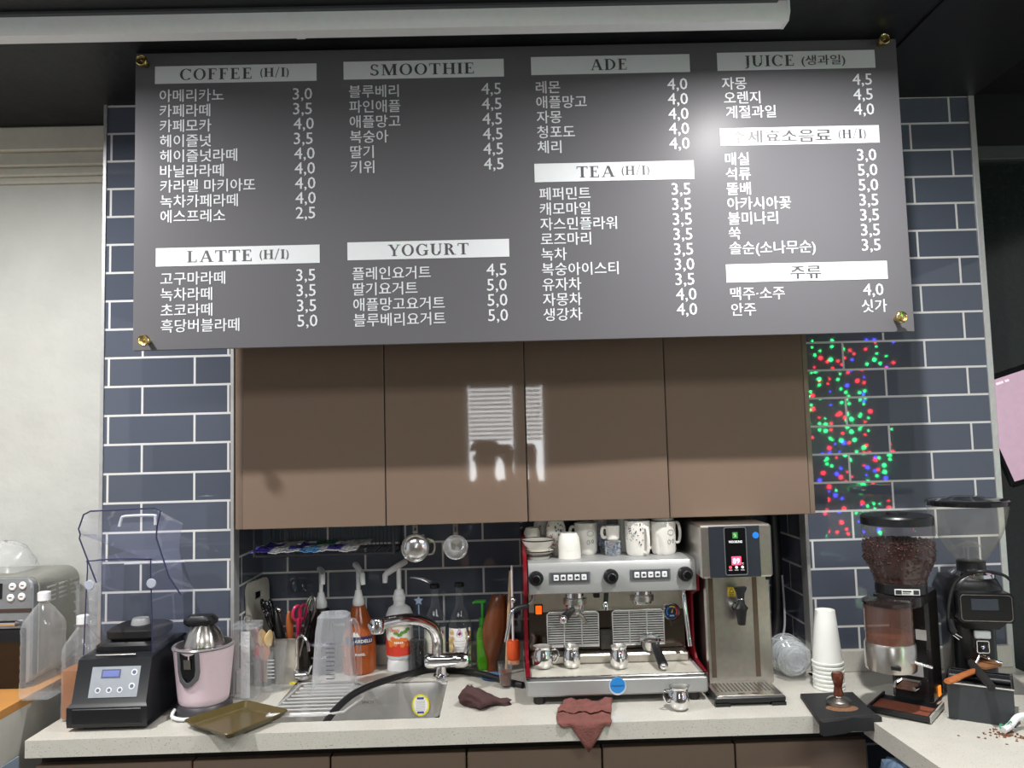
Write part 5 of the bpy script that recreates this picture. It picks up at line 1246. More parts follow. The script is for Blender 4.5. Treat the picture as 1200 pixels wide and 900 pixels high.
mb = MB(); cxm = (f0+f1)/2; gz = Z(861, 627, HYd); mb.box(cxm-.0085, cxm+.0085, fy-.0015, fy-.0006, gz-.0105, gz+.0095)
mb.build('green_badge', mat('green_badge', (62, 140, 70), .4), scr)
MB().poly([(cxm-.004, fy-.002, gz-.006), (cxm+.004, fy-.002, gz-.004), (cxm+.001, fy-.002, gz+.006)]).poly([(cxm-.006, fy-.002, gz+.002), (cxm-.001, fy-.002, gz+.001), (cxm-.002, fy-.002, gz+.007)]).build('badge_mark', mat('pale_green', (170, 220, 160), .4), scr, flat=True)
z = Z(861, 636, HYd); MB().text('WOOSUNG', cxm, fy-.0015, z, .0105, 'c', bold=.03, fit=.044).build('lettering', mat('lit_white', (240, 240, 240), .4, emit=.3), scr, flat=True)
z0, z1 = Z(862, 662, HYd), Z(862, 653, HYd)
MB().box(cxm-.015, cxm+.016, fy-.0016, fy-.0006, z0, z1+.003, .001).build('temperature_window', mat('pink_glow', (255, 80, 120), .3, emit=.9), scr)
mb = MB(); mb.text('89', cxm, fy-.002, z0+.005, .024, 'c', bold=.02).text('°C', cxm+.02, fy-.002, z0+.002, .008, 'c'); mb.build('digits', mat('pale_pink_glow', (255, 215, 225), .3, emit=1.0), scr, flat=True)
z = Z(862, 664.5, HYd)
for k, c in enumerate((mat('red_glow', (255, 70, 90), .3, emit=1.2), mat('lit_white', (240, 240, 240)), mat('lit_white', (240, 240, 240)))):
    b = MB().cyl((cxm+(k-1)*.0195, fy-.0005, z), .0045, .0016, 16, 'y').build('touch_key', c, scr)
for k in (-1, 0, 1): MB().box(cxm+k*.0195-.006, cxm+k*.0195+.006, fy-.001, fy-.0006, z-.0105, z-.0075).build('key_caption', mat('pale_print', (170, 170, 175), .5), scr)
p = (X(885, 627, HYd), fy-.0005, Z(885, 627, HYd)); b = MB().cyl(p, .0105, .0012, 28, 'y').build('blue_dot', mat('blue_sticker', (38, 130, 225), .4), ds)
b['label'] = 'blue round sticker'
# tap
tx = X(866, 700, CYd-.03); tz = Z(866, 712, CYd-.04)
tp = MB().cyl((tx-.012, CYd-.0005, tz-.0), .013, .02, 18, 'y').build('tap_flange', chrome, ds)
MB().tray([[(tx+x, CYd-.045+y, z) for x, y in rrect(a, b, min(a, b)*.4, 4)] for a, b, z in ((.022, .026, Z(866, 732, CYd-.045)), (.034, .036, Z(866, 716, CYd-.045)), (.046, .042, Z(866, 712, CYd-.045)), (.024, .034, Z(866, 707, CYd-.045)), (.022, .03, Z(866, 702, CYd-.045)))]).tube([(tx-.012, CYd-.002, tz), (tx, CYd-.045, tz)], .011, 12).build('tap_body', black, tp)
MB().tray([[(tx+x, CYd-.048+y, z) for x, y in rrect(a, b, min(a, b)*.35, 4)] for a, b, z in ((.022, .02, Z(866, 701.5, CYd-.048)), (.026, .018, Z(866, 695, CYd-.048)), (.040, .022, Z(866, 690, CYd-.048)), (.040, .022, Z(866, 688, CYd-.048)))]).build('tap_lever', black, tp)
MB().lathe([(.0115, 0), (.0125, .002), (.0125, .006), (.0115, .008)], (tx, CYd-.047, Z(866, 703, CYd-.045)-.002), 18).build('chrome_ring', chrome, tp)
p = (X(857, 693.5, CYd), Z(857, 693.5, CYd)); st = MB().box(p[0]-.0125, p[0]+.0125, CYd-.0015, CYd-.0002, p[1]-.016, p[1]+.016).build('warning_sticker', mat('warning_yellow', (226, 196, 40), .5), ds)
mb = MB(); yy = CYd-.002
for a, b in (((-.008, -.002), (.008, -.002)), ((.008, -.002), (0, .011)), ((0, .011), (-.008, -.002))): mb.tube([(p[0]+a[0], yy, p[1]+a[1]), (p[0]+b[0], yy, p[1]+b[1])], .0009, 5)
for k in range(3): mb.box(p[0]-.008, p[0]+.008, yy-.0004, yy, p[1]-.007-k*.003-.0006, p[1]-.007-k*.003+.0004)
mb.build('warning_mark', ink, st)
MB().cyl((hx1-.012, HYd+.02, zt0-.012), .008, .012, 14).build('side_knob', black, ds)
# drip tray
tz1 = Z(880, 815, TY); tw0, tw1 = X(838.5, 820, TY), X(921.5, 820, TY)
tb = MB().box(tw0, tw1, TY, CYd-.001, .010, tz1-.004, .004).box(tw0, tw0+.045, TY, TY+.02, 0, .0105).box(tw1-.045, tw1, TY, TY+.02, 0, .0105).box(tw0, tw1, CYd-.03, CYd-.001, 0, .011).build('drip_tray', black, ds)
pl = MB(); pl.box(tw0+.006, tw1-.006, TY+.006, CYd-.002, tz1-.004, tz1-.001, .0005)
pl.build('tray_plate', steel, tb)
mb = MB()
for k in range(15):
    x = tw0+.022+(tw1-tw0-.044)*k/14; mb.prism([(x-.0028, TY+.045), (x+.0028, TY+.045), (x+.0028, CYd-.02), (x-.0028, CYd-.02)], tz1-.001, tz1-.0004)
for x in (-.022, .022): mb.prism([(x+a, TY+.022+b) for a, b in circ(.012, 16, ry=.006)], tz1-.001, tz1-.0004)
mb.build('tray_slots', mat('slot_dark', (70, 64, 60), .5), tb)
MB().box(cx0+.02, cx1-.02, -.0, .15, .0, .021).build('base_block', black, ds)

# black supply hose in the niche corner
P = [(NX1-.02, .22, .965), (NX1-.05, .21, 1.0), (NX1-.055, .20, 1.07), (NX1-.035, .20, 1.18), (NX1-.04, .21, 1.35), (NX1-.06, .22, 1.50)]
tag(MB().tube(smooth([(2.345, .16, .985), (2.37, .18, 1.0), (2.405, .20, 1.06), (2.42, .21, 1.18), (2.425, .22, 1.36), (2.43, .24, 1.515)], 6), .022, 12).build('supply_hose', rubber), 'thick black hose in the niche corner beside the water dispenser', 'hose')
tag(MB().tube(smooth([(2.35, .12, 1.06), (2.395, .13, 1.05), (2.42, .15, 1.09), (2.43, .17, 1.17), (2.435, .19, 1.27)], 6), .004, 8).build('grey_cable', mat('grey_cable', (150, 152, 158), .4)), 'thin grey cable curving up beside the black hose', 'cable')

# bag of clear lids
p = atZ(931, 794, ZC); t = thing('clear_lid_stack', 'nest of clear plastic cup lids lying behind the paper cups', 'lid stack', (p.x, p.y+.04, ZC)); s = sc(t.location)
lid_m = clear('cloudy_lid', (226, 232, 236), .13, .62, .12)
r = 21*s
for k in range(6):
    q = r*(1-.035*k); MB().lathe([(q, 0), (q*.96, .006), (q*.9, .006), (q*.86, .016), (q*.74, .022), (q*.72, .034), (q*.45, .04), (q*.42, .034), (1e-5, .033)], (.012*math.sin(k*2.1), .045-k*.021, r+.001+.004*math.cos(k*1.7)), 30, ax='y').build('lid', lid_m, t)

# paper cups
p = atZ(977, 810, ZC); s = sc(p); t0 = (p.x-.0, p.y+.035, ZC+.0005)
cupm = mat('white_paper_cup', (236, 237, 232), .5, var=.01)
first = None
rb, rt, hc = 17.5*s, 11.5*s, 62*s
for k in range(7):
    lab = ['lowest cup of the upturned white paper cup stack'] + ['upturned white paper cup, %s from the bottom of the stack' % w for w in ('second', 'third', 'fourth', 'fifth', 'sixth')] + ['topmost cup of the upturned white paper cup stack']
    z = k*.0135
    if first is None:
        first = thing('paper_cup', lab[0], 'paper cup', t0, group='white paper cups')
        MB().lathe([(rb-.002, 0), (rb+.001, .001), (rb+.0015, .004), (rb+.001, .007), (rb-.0015, .008), (rt, hc-.004), (rt-.001, hc), (rt-.003, hc), (rt-.004, hc-.008), (1e-5, hc-.008), (1e-5, hc-.009), (rt-.005, hc-.009), (rb-.0035, .0005)], (0, 0, 0), 36).build('body', cupm, first)
    else: dup(first, (t0[0]+.0008*math.sin(k*2), t0[1], t0[2]+z), lab[k])

# tamping mat and tamper
def quad_thing(pts, z): return [atZ(x, y, z) for x, y in pts]
q = quad_thing(((938, 818), (1000, 816), (1028, 843), (960, 850)), ZC+.0)
c = sum(q, Vector())/4; mt = thing('tamping_mat', 'black rubber tamping corner mat on the worktop corner', 'mat', (c.x, c.y, ZC))
loc = [(v.x-c.x, v.y-c.y) for v in q]
MB().tray([[(x*f, y*f, z) for x, y in loc[::-1]] for f, z in ((1, .0005), (1, .012), (.97, .015))]).build('pad', black_matt, mt)
a, b = Vector(loc[3]), Vector(loc[2]); d = (b-a).normalized(); nn = Vector((d.y, -d.x))
o = [a, b, b+nn*.022, a+(b-a)*.72+nn*.016, a+(b-a)*.55+nn*.006, a+(b-a)*.38+nn*.016, a+nn*.022]
MB().prism([(v.x, v.y) for v in o][::-1], -.024, .0145).build('front_lip', black_matt, mt)
MB().tray([[(.0+x, -.035+y, z) for x, y in circ(.048*f, 16, ry=.03*f)] for f, z in ((1, .0152), (.8, .0165), (.3, .017))]).build('coffee_grounds', mat('dry_grounds', (120, 86, 62), .9, var=.3, vscale=200), mt)
p = atZ(984, 826, ZC+.016); s = sc(p); tm = thing('tamper', 'coffee tamper with turned brown wood handle standing on the black mat', 'tamper', (p.x, p.y+.005, ZC+.0165))
MB().lathe([(.034, 0), (.036, .002), (.036, .012), (.030, .017), (.014, .024), (.012, .028)], (0, 0, 0), 36).build('steel_base', steel, tm)
h = 37*s
MB().lathe([(.0145, .026), (.0155, .03), (.0125, .042), (.0115, .055), (.013, h*.6), (.0175, h*.82), (.018, h*.92), (.015, h*.99), (1e-5, h)], (0, 0, 0), 28).build('wood_handle', mat('dark_wood', (92, 46, 30), .18, var=.2, vscale=30), tm)

# cloths
cl1 = mat('dark_brown_cloth', (74, 50, 50), .95, var=.1, vscale=30, bump=.35, bscale=220)
cl2 = mat('red_brown_cloth', (120, 74, 68), .95, var=.1, vscale=30, bump=.35, bscale=220)
a, b = atZ(543, 828, ZC), atZ(594, 818, ZC)
t = thing('cloth', 'dark brown cloth scrunched on the worktop by the sink edge', 'cloth', ((a.x+b.x)/2, (a.y+b.y)/2-.015, ZC))
mb = MB(); R = []; n = 40; L = (b-a).length
for i in range(13):
    u = i/12; r = [.028, .042, .05, .046, .047, .046, .042, .038, .033, .027, .021, .022, .016][i]; hh_ = [.034, .052, .06, .056, .055, .052, .045, .036, .028, .02, .016, .02, .012][i]
    ring = []
    for k in range(n):
        a_ = 2*PI*k/n; f = 1+.13*math.sin(3*a_+u*9)+.07*math.sin(7*a_-u*14)
        y = r*math.cos(a_)*f-.02*math.sin(u*PI)+.01*math.sin(u*11); z = max(.0005, hh_*.5*(1+math.sin(a_)*f)); ring.append((-L/2+L*u+.008*math.sin(a_*2+u*5), y, z))
    R.append(ring)
mb.tray(R); o = mb.build('fabric', cl1, t, sharp=180)
def cloth2():
    q = [atZ(x, y, ZC) for x, y in ((661, 826), (718, 823), (715, 846.5), (650, 843))]
    c = sum(q, Vector())/4; t = thing('cloth', 'reddish brown cloth folded over the worktop edge below the blue badge', 'cloth', (c.x, c.y, ZC))
    def pt(u, v, lay):
        p = (q[0]*(1-u)+q[1]*u)*(1-v)+(q[3]*(1-u)+q[2]*u)*v
        z = .005+lay*.007+.004*math.sin(u*8+v*3)*math.sin(v*4+.6)+.0035*math.sin(u*17-v*9)+.003*math.sin(v*22+u*6)+.0015*math.sin(u*43+v*31); z = max(.0015, z)
        return p-c, z
    for lay, vmax in ((0, 1.15), (1, .72)):
        mb = MB()
        def fn(u, v, lay=lay, vmax=vmax):
            vv = v*vmax; p, z = pt(u, min(vv, 1), lay); yy = p.y; over = max(0, vv-.9)
            if lay == 0 and vv > .85:
                pe, ze = pt(u, .85, lay); t_ = (vv-.85)/.30; ye = YF-c.y-.006
                if t_ < .35: return (pe.x, pe.y+(ye-pe.y)*t_/.35, ze+(.005-ze)*t_/.35)
                ex = (t_-.35)/.65; drop = .078*ex*max(0, 1-abs(u-.55)/.34)+.012*ex
                return (pe.x+.015*ex*(.62-u), ye-.003*math.sin(u*20)*ex, .005-drop)
            return (p.x, p.y, z)
        mb.grid(fn, 30, 24); o = mb.build('fabric_fold', cl2, t, sharp=180)
        md = o.modifiers.new('thick', 'SOLIDIFY'); md.thickness = .003; md.offset = 0
cloth2()

# ------------------------------------------------------------------ grinders
lb_m = mat('pale_label_plate', (214, 214, 212), .4)
amber_h = clear('smoky_hopper', (170, 155, 150), .0, .22, .06, (.97, .93, .92))
def beans(mb, r0, r1, z, n):
    pass
def grinder1():
    p = atZ(1074, 838, ZC); c = atZ(1080, 828, ZC)
    t = thing('coffee_grinder', 'black coffee grinder with a hopper of dark beans and steel banded doser', 'grinder', (c.x-.01, c.y+.03, ZC), math.radians(-42))
    o = Vector(t.location); R = Matrix.Rotation(math.radians(42), 3, 'Z')
    def zz(py, d=0): q = at(1065, py, o.y+d); return q.z-ZC
    def lc(px, py, Y): return R @ (at(px, py, Y)-o)
    s = sc(o)
    zTop = zz(693)
    body = MB().box(-.058, .058, .0, .13, .002, zTop, .01).build('body', mat('black_grinder_paint', (34, 31, 31), .22, var=.08), t)
    hd = MB().tray([[(x, y-.02, z) for x, y in rrect(a, b, .03, 5)] for a, b, z in ((.115, .20, zz(704)), (.135, .22, zz(701)), (.135, .22, zTop+.006), (.10, .17, zTop+.012))]).build('head', mat('black_grinder_paint', (34, 31, 31)), t)
    hc = Vector((0, -.055, 0)); 
    r = 38.5*s
    MB().lathe([(r*.72, zTop+.010), (r*.72, zz(678))], hc, 36).build('hopper_collar', black, hd)
    hp = MB().lathe([(r*.73, zz(679)), (r*.74, zz(672)), (r*.97, zz(652)), (r, zz(645)), (r, zz(611))], hc, 40, cap=False).build('hopper', amber_h, t)
    MB().lathe([(r*1.01, zz(611.5)), (r*1.02, zz(603)), (r*.98, zz(601)), (r*.3, zz(600.5)), (r*.3, zz(598)), (1e-5, zz(598))], hc, 40).build('hopper_lid', black, hp)
    bm_ = mat('roast_bean', (56, 32, 30), .22, var=.35, vscale=90)
    core = MB().lathe([(r*.69, zz(678)), (r*.92, zz(653)), (r*.95, zz(646)), (r*.95, zz(633)), (r*.5, zz(631)), (1e-5, zz(631))], hc, 32).build('bean_fill', bm_, hp)
    core['kind'] = 'stuff'
    bn = MB(); rb = random.Random(3)
    for k in range(620):
        z = zz(677)+(zz(631)-zz(677))*rb.random(); f = .70 if z < zz(672) else (.70+.27*min(1, (z-zz(672))/(zz(650)-zz(672)))); a = rb.random()*2*PI
        q = hc+Vector((r*f*math.cos(a), r*f*math.sin(a), z)); k_ = Matrix.Rotation(rb.random()*6, 4, 'Z') @ Matrix.Rotation(rb.random()*6, 4, 'X')
        vs = [tuple(q+(k_ @ Vector(v))*.0052) for v in ((1.3, 0, 0), (-1.3, 0, 0), (0, 1, 0), (0, -1, 0), (0, 0, .8), (0, 0, -.8))]
        bn.add(vs, [(0, 2, 4), (2, 1, 4), (1, 3, 4), (3, 0, 4), (2, 0, 5), (1, 2, 5), (3, 1, 5), (0, 3, 5)])
    for k in range(240):
        a = rb.random()*2*PI; f = math.sqrt(rb.random())*.9; q = hc+Vector((r*f*math.cos(a), r*f*math.sin(a), zz(630.5))); k_ = Matrix.Rotation(rb.random()*6, 4, 'Z') @ Matrix.Rotation(rb.random()*6, 4, 'X')
        vs = [tuple(q+(k_ @ Vector(v))*.0052) for v in ((1.3, 0, 0), (-1.3, 0, 0), (0, 1, 0), (0, -1, 0), (0, 0, .8), (0, 0, -.8))]
        bn.add(vs, [(0, 2, 4), (2, 1, 4), (1, 3, 4), (3, 0, 4), (2, 0, 5), (1, 2, 5), (3, 1, 5), (0, 3, 5)])
    ob = bn.build('coffee_beans', bm_, hp, sharp=180); ob['kind'] = 'stuff'
    # doser
    dc = R @ (at(1043, 760, o.y-.10)-o); dc = Vector((dc.x, dc.y, 0)); 
    def dz(py): return at(1043, py, o.y-.10).z-ZC
    rd_ = 26.5*sc(o+Vector((0, -.1, 0)))
    MB().lathe([(rd_, dz(752)), (rd_*1.0, dz(706))], dc, 36, cap=False).build('doser_chamber', clear('smoky_doser', (120, 88, 78), .35, .6, .08, (.80, .68, .62)), t)
    MB().lathe([(rd_*.94, dz(762)), (rd_*.94, dz(742)), (rd_*.4, dz(738)), (1e-5, dz(740))], dc, 28).build('ground_coffee', mat('ground_coffee', (128, 82, 60), .9, var=.25, vscale=200), t)['kind'] = 'stuff'
    MB().lathe([(rd_*1.03, dz(707)), (rd_*1.05, dz(703)), (rd_*.9, dz(701)), (1e-5, dz(700.5))], dc, 36).build('doser_lid', mat('smoky_brown_lid', (34, 28, 28), .15), t)
    ban = MB().lathe([(rd_*.8, dz(785)), (rd_*1.04, dz(783)), (rd_*1.06, dz(780)), (rd_*1.06, dz(754)), (rd_*1.02, dz(751))], dc, 40).build('steel_band', steel, t)
    MB().box(dc.x+.02, dc.x+.045, dc.y-rd_*1.06, dc.y-rd_*.9, dz(777), dz(773)).build('slot', black, ban)
    MB().tube([tuple(dc+Vector((rd_*.9, -.01, dz(770)))), tuple(dc+Vector((rd_*1.7, -.005, dz(774))))], .005, 8).build('dose_lever', chrome, t)
    MB().box(dc.x-.02, dc.x+.02, dc.y, .002, dz(781), dz(774)).build('doser_bracket', black, t)
    # fork and ground tray
    fk = dz(811)
    mb = MB()
    for sx in (-1, 1): mb.tube(smooth([(sx*.03, 0, fk), (sx*.034, -.05, fk), (sx*.028, -.085, fk)], 4), .0055, 8)
    mb.tube([(-.03, -.004, fk), (.03, -.004, fk)], .0055, 8); mb.build('portafilter_fork', chrome, t)
    MB().box(-.028, .028, -.07, -.003, fk-.012, fk-.005, .002).build('fork_plate', mat('coffee_dusted_plate', (150, 110, 90), .6, var=.3, vscale=60), t)
    MB().box(-.035, .035, -.001, .0005, fk+.015, fk+.06).build('white_plate', mat('white_plate', (206, 208, 208), .4), t)
    tr = MB().box(-.085, .085, -.165, -.001, .006, .012).box(-.085, .085, -.165, -.160, .0125, .022).box(-.085, -.080, -.160, -.001, .0125, .022).box(.080, .085, -.160, -.001, .0125, .022).build('ground_tray', black, t)
    MB().box(-.079, .079, -.159, -.06, .0125, .017, .002).build('spilled_coffee', mat('red_brown_grounds', (120, 62, 42), .9, var=.25, vscale=160), tr)['kind'] = 'stuff'
    MB().box(.083, .088, -.162, -.004, .004, .023, .001).build('tray_edge', mat('pale_edge', (170, 170, 164), .4), tr)
    MB().box(-.05, .05, -.15, -.01, .0, .0058).build('tray_foot', rubber, tr)
    # label plates, switch
    def plate(c, w, h, text, ry, par):
        M = Matrix.Translation(c) @ Matrix.Rotation(ry, 4, 'Z')
        mb = MB(M); mb.box(-w/2, w/2, -.002, 0, -h/2, h/2, .0008); mb.mi = 1; mb.box(-w/2+.003, -w*.22, -.0026, -.002, -h*.34, h*.34).box(w*.24, w/2-.003, -.0026, -.002, -h*.34, h*.34)
        mb.box(-w*.18, w*.16, -.0026, -.002, h*.02, h*.24).box(-w*.18, w*.1, -.0026, -.002, -h*.26, -h*.16); return mb.build('label_plate', [lb_m, ink], par)
    plate(hc+Vector((-r*.72*math.sin(math.radians(-42)+.05)*1.0, -r*.72*math.cos(.6)-.004, zz(686)-.0)), .07, .017, 'COFFEE', math.radians(42), t) if 0 else None
    ang = math.radians(42)+.35
    plate(hc+Vector((r*.735*math.sin(ang-.6), -r*.735*math.cos(ang-.6), zz(685))), .07, .018, 'GRINDER', ang-.6, t)
    plate(Vector((.0+.01, -.132, zz(697.5))), .058, .016, 'ESPRESSO', 0, t)
    swp = Vector((.0585, .075, zz(811))); MB().box(.0575, .062, .06, .085, swp.z-.02, swp.z+.012, .002).build('lit_switch', mat('amber_glow', (255, 150, 50), .3, emit=.8), t)
    MB().box(.02, .05, -.0015, .0, zz(748), zz(736)).build('data_plate', lb_m, t)
grinder1()

def grinder2():
    p = at(1152, 800, -.26); t = thing('coffee_grinder', 'black coffee grinder with an empty clear conical hopper and touch display', 'grinder', (p.x, -.22, ZC), math.radians(-14))
    o = Vector(t.location); s = sc(o)
    def zz(py): return at(1145, py, o.y).z-ZC
    hw_ = 34*s
    def rr(w, d, r, z, y=0): return [(x, y+yy, z) for x, yy in rrect(w, d, r, 5)]
    bp_ = mat('black_satin_body', (20, 21, 23), .28, var=.08)
    MB().tray([rr(.17, .20, .03, .0, .03), rr(.17, .20, .03, .02, .03), rr(.13, .15, .03, .035, .04), rr(.13, .15, .03, zz(730), .04), rr(.175, .19, .04, zz(712), .02), rr(.18, .19, .05, zz(690), .02), rr(.15, .17, .05, zz(676), .02), rr(.12, .12, .05, zz(672), .0)]).build('body', bp_, t)
    # sloping display block
    z1, z0 = zz(687), zz(720.5)
    R = [[(x, y, z) for x, z in rrect(.155, z1-z0, .012, 4, .012, (z0+z1)/2)] for y in (-.06, -.105, -.108)]
    db = MB().tray(R).build('display_block', bp_, t)
    MB().tube([(x, -.109, z) for x, z in rrect(.142, z1-z0-.012, .010, 4, .012, (z0+z1)/2)], .0014, 6, True).build('silver_edge', steel, db)
    MB().box(-.03, .046, -.1098, -.1075, z0+.038, z1-.018, .001).build('screen', mat('dim_screen', (56, 62, 70), .25), db)
    MB().tray([[(x*f, y, z) for x, z, y in ((-.065, z0-.0, -.07), (.089, z0, -.07), (.06, z0-.03, -.06), (-.04, z0-.03, -.06))] for f in (1,)]+[[(x, y+.06, z) for x, z, y in ((-.065, z0-.0, -.07), (.089, z0, -.07), (.06, z0-.03, -.06), (-.04, z0-.03, -.06))]]).build('chin', bp_, t)
    lz = zz(738); MB().box(-.012, .034, -.064, -.05, lz-.012, lz+.012, .003).build('white_button', white_pl, t)
    # latch and spout
    lz = zz(752); mb = MB()
    mb.tube([(x+.01, -.06, z) for x, z in rrect(.034, .036, .004, 2, 0, lz)], .0025, 6, True).ball((.01, -.058, lz), .007, 12)
    mb.build('latch', chrome, t)
    MB().tube(smooth([(.0, -.06, lz-.025), (.02, -.08, lz-.03), (.05, -.09, lz-.04)], 4), .005, 8).tube([(.0, -.06, lz-.025), (-.02, -.075, lz-.05)], .004, 8).build('portafilter_fork', chrome, t)
    # collar, adjustment ring
    c0 = Vector((.01, .0, 0))
    MB().lathe([(.062, zz(676)), (.066, zz(674)), (.066, zz(670)), (.055, zz(667)), (.04, zz(667))], c0, 36).build('adjusting_ring', chrome, t)
    MB().lathe([(.040, zz(668)), (.042, zz(666)), (.042, zz(657)), (.038, zz(656))], c0, 36).build('hopper_collar', black, t)
    s2 = s; rt = 44*s2
    hp = MB().lathe([(.036, zz(657)), (.040, zz(655)), (rt*.45, zz(649)), (rt*.60, zz(640)), (rt*.74, zz(629)), (rt*.86, zz(616)), (rt*.95, zz(600)), (rt, zz(588))], c0, 40, cap=False).build('hopper', clear('clear_hopper', (226, 218, 200), .02, .28, .05, (1, .99, .96)), t)
    MB().lathe([(rt*1.0, zz(591)), (rt*1.02, zz(586)), (rt*.98, zz(584.5)), (rt*.5, zz(583)), (rt*.4, zz(581)), (1e-5, zz(581))], c0, 40).build('hopper_lid', mat('smoky_black_lid', (28, 28, 30), .12), hp)
    mb = MB()
    for a in (0, 2.1, 4.2): mb.tube([(c0.x+.022*math.cos(a), c0.y+.022*math.sin(a), zz(657)), (c0.x+.024*math.cos(a), c0.y+.024*math.sin(a), zz(638))], .0032, 6)
    mb.lathe([(.034, zz(639)), (.02, zz(635)), (1e-5, zz(632))], c0, 24); mb.build('bean_guard', plastic, hp)
    cz = 0
    # own power lead hung over the shoulder
    P = [at(1186, 682, -.28), at(1178, 675, -.30), at(1165, 671, -.335), at(1148, 669.5, -.335), at(1130, 675, -.30), at(1118, 686, -.29), at(1112.5, 705, -.30), at(1111, 722, -.31), at(1112, 730, -.315)]
    M = t.matrix_basis.inverted() if 0 else (Matrix.Translation(o) @ Matrix.Rotation(math.radians(-14), 4, 'Z')).inverted()
    ld = MB().tube([tuple(M @ q) for q in smooth([tuple(q) for q in P], 5)], .0048, 8).build('power_lead', rubber, t)
    pq = M @ at(1113, 733, -.315); MB().tube([tuple(pq+Vector((0, 0, .02))), tuple(pq+Vector((.004, 0, -.012))), tuple(pq+Vector((.012, 0, -.022)))], [.009, .013, .011], 12).build('plug', black, ld)
    MB().tube([tuple(pq+Vector((.010, -.004, -.022))), tuple(pq+Vector((.030, -.006, -.034)))], .0022, 6).tube([tuple(pq+Vector((.004, -.004, -.026))), tuple(pq+Vector((.022, -.006, -.040)))], .0022, 6).build('plug_pin', chrome, ld)
grinder2()

# knock box
q = [atZ(x, y, ZC) for x, y in ((1113, 842), (1190, 853))]
d = (q[1]-q[0]); rz = math.atan2(d.y, d.x); L = d.length
c = (q[0]+q[1])/2
kb = thing('knock_box', 'dark grey open knock box on the return worktop before the display grinder', 'knock box', (c.x, c.y, ZC), rz)
hk = at(1112, 800, q[0].y).z-ZC; dp = .15; kw = L+.004
kbm = mat('anthracite_box', (50, 54, 58), .4, var=.06)
mb = MB(); o0 = [(-kw/2, 0), (kw/2, 0), (kw/2, dp), (-kw/2, dp)]; i0 = [(-kw/2+.005, .005), (kw/2-.005, .005), (kw/2-.005, dp-.005), (-kw/2+.005, dp-.005)]
mb.rings([[(x, y, .0) for x, y in o0], [(x, y, hk) for x, y in o0], [(x, y, hk) for x, y in i0], [(x, y, .006) for x, y in i0]], True, True, True)
mb.build('bin', kbm, kb)
mb = MB(); mb.tube([(x, y, hk+.002) for x, y in o0], .004, 6, True); mb.build('steel_rim', chrome, kb)
MB().box(-kw/2+.006, kw/2-.006, .006, dp-.006, .007, .045).build('spent_coffee', mat('spent_grounds', (44, 32, 28), .9, var=.3, vscale=120), kb)['kind'] = 'stuff'
MB().tube([(-kw/2+.004, dp*.62, hk-.004), (kw/2-.004, dp*.62, hk-.004)], .011, 12).build('knock_bar', rubber, kb)
zb_ = ZC+hk+.016
a, b = atZ(1110, 799, zb_), atZ(1143, 786, zb_)
br = thing('coffee_brush', 'wooden handled coffee brush with black bristles across the knock box', 'brush', a)
v = b-a; 
MB().tray([[tuple(v*u+Vector((-v.y, v.x, 0)).normalized()*(w*ca)+Vector((0, 0, h_*sa))) for ca, sa in [(math.cos(2*PI*k/14), math.sin(2*PI*k/14)) for k in range(14)]] for u, w, h_ in ((0, .010, .006), (.05, .013, .008), (.5, .011, .008), (.9, .012, .008), (1.0, .010, .007))]).build('handle', mat('orange_wood', (176, 104, 58), .4, var=.12, vscale=30), br)
e1, e2 = atZ(1137, 776, zb_)-a, atZ(1163, 806, zb_+.0)-a
MB().tray([[tuple(e1*(1-u)+e2*u+Vector((.016*math.cos(k*PI/6)*w, .010*math.cos(k*PI/6)*w, .009*math.sin(k*PI/6)))) for k in range(12)] for u, w in ((0, .9), (.1, 1.1), (.6, 1.2), (1, 1.0))]).build('bristles', mat('black_bristle', (26, 24, 24), .8, bump=.5, bscale=400), br)
g = [atZ(x, y, ZC+hk+.006) for x, y in ((1131, 773), (1150, 773), (1174, 781), (1155, 785), (1142, 782))]
t = thing('wood_scoop', 'flat coffee dusted wooden paddle lying across the back of the knock box', 'paddle', g[0])
MB().prism([((v-g[0]).x, (v-g[0]).y) for v in g], 0, .006).build('blade', mat('dusty_wood', (140, 94, 58), .8, var=.25, vscale=80), t)

# power cord with coffee spill at the frame edge
p = atZ(1178, 862, ZC)
t = thing('coffee_spill', 'patch of spilled coffee and crumbs on the return worktop by the white cord', 'spill', (p.x, p.y, ZC))
mb = MB(); rb = random.Random(5)
for k in range(70):
    a_ = rb.random()*2*PI; r_ = abs(rb.gauss(0, .03)); h_ = rb.uniform(.001, .004); q_ = rb.uniform(.0015, .005)
    mb.lathe([(q_, .0002), (q_*.8, h_), (1e-5, h_)], (r_*1.6*math.cos(a_), r_*.8*math.sin(a_), 0), 7)
o = mb.build('crumbs', mat('coffee_crumb', (110, 74, 50), .9, var=.3, vscale=200), t); o['kind'] = 'stuff'
P = [(p.x+.0, p.y+.005, ZC+.012), (p.x+.03, p.y+.02, ZC+.02), (p.x+.07, p.y+.04, ZC+.035), (p.x+.14, p.y+.05, ZC+.03), (p.x+.3, p.y+.05, ZC+.01)]
t = thing('white_cord', 'white cord end with a green tie on the return worktop', 'cord', (p.x, p.y, ZC))
MB().tube([tuple(v-Vector((p.x, p.y, ZC))) for v in smooth(P, 6)], .009, 10).build('cord', white_pl, t)
MB().tube(smooth([(-.012, .0, .02), (-.004, .012, .026), (.01, .012, .022), (.024, .012, .032), (.02, .0, .034)], 4), .002, 6).build('green_tie', mat('green_tie', (60, 150, 110), .4), t)

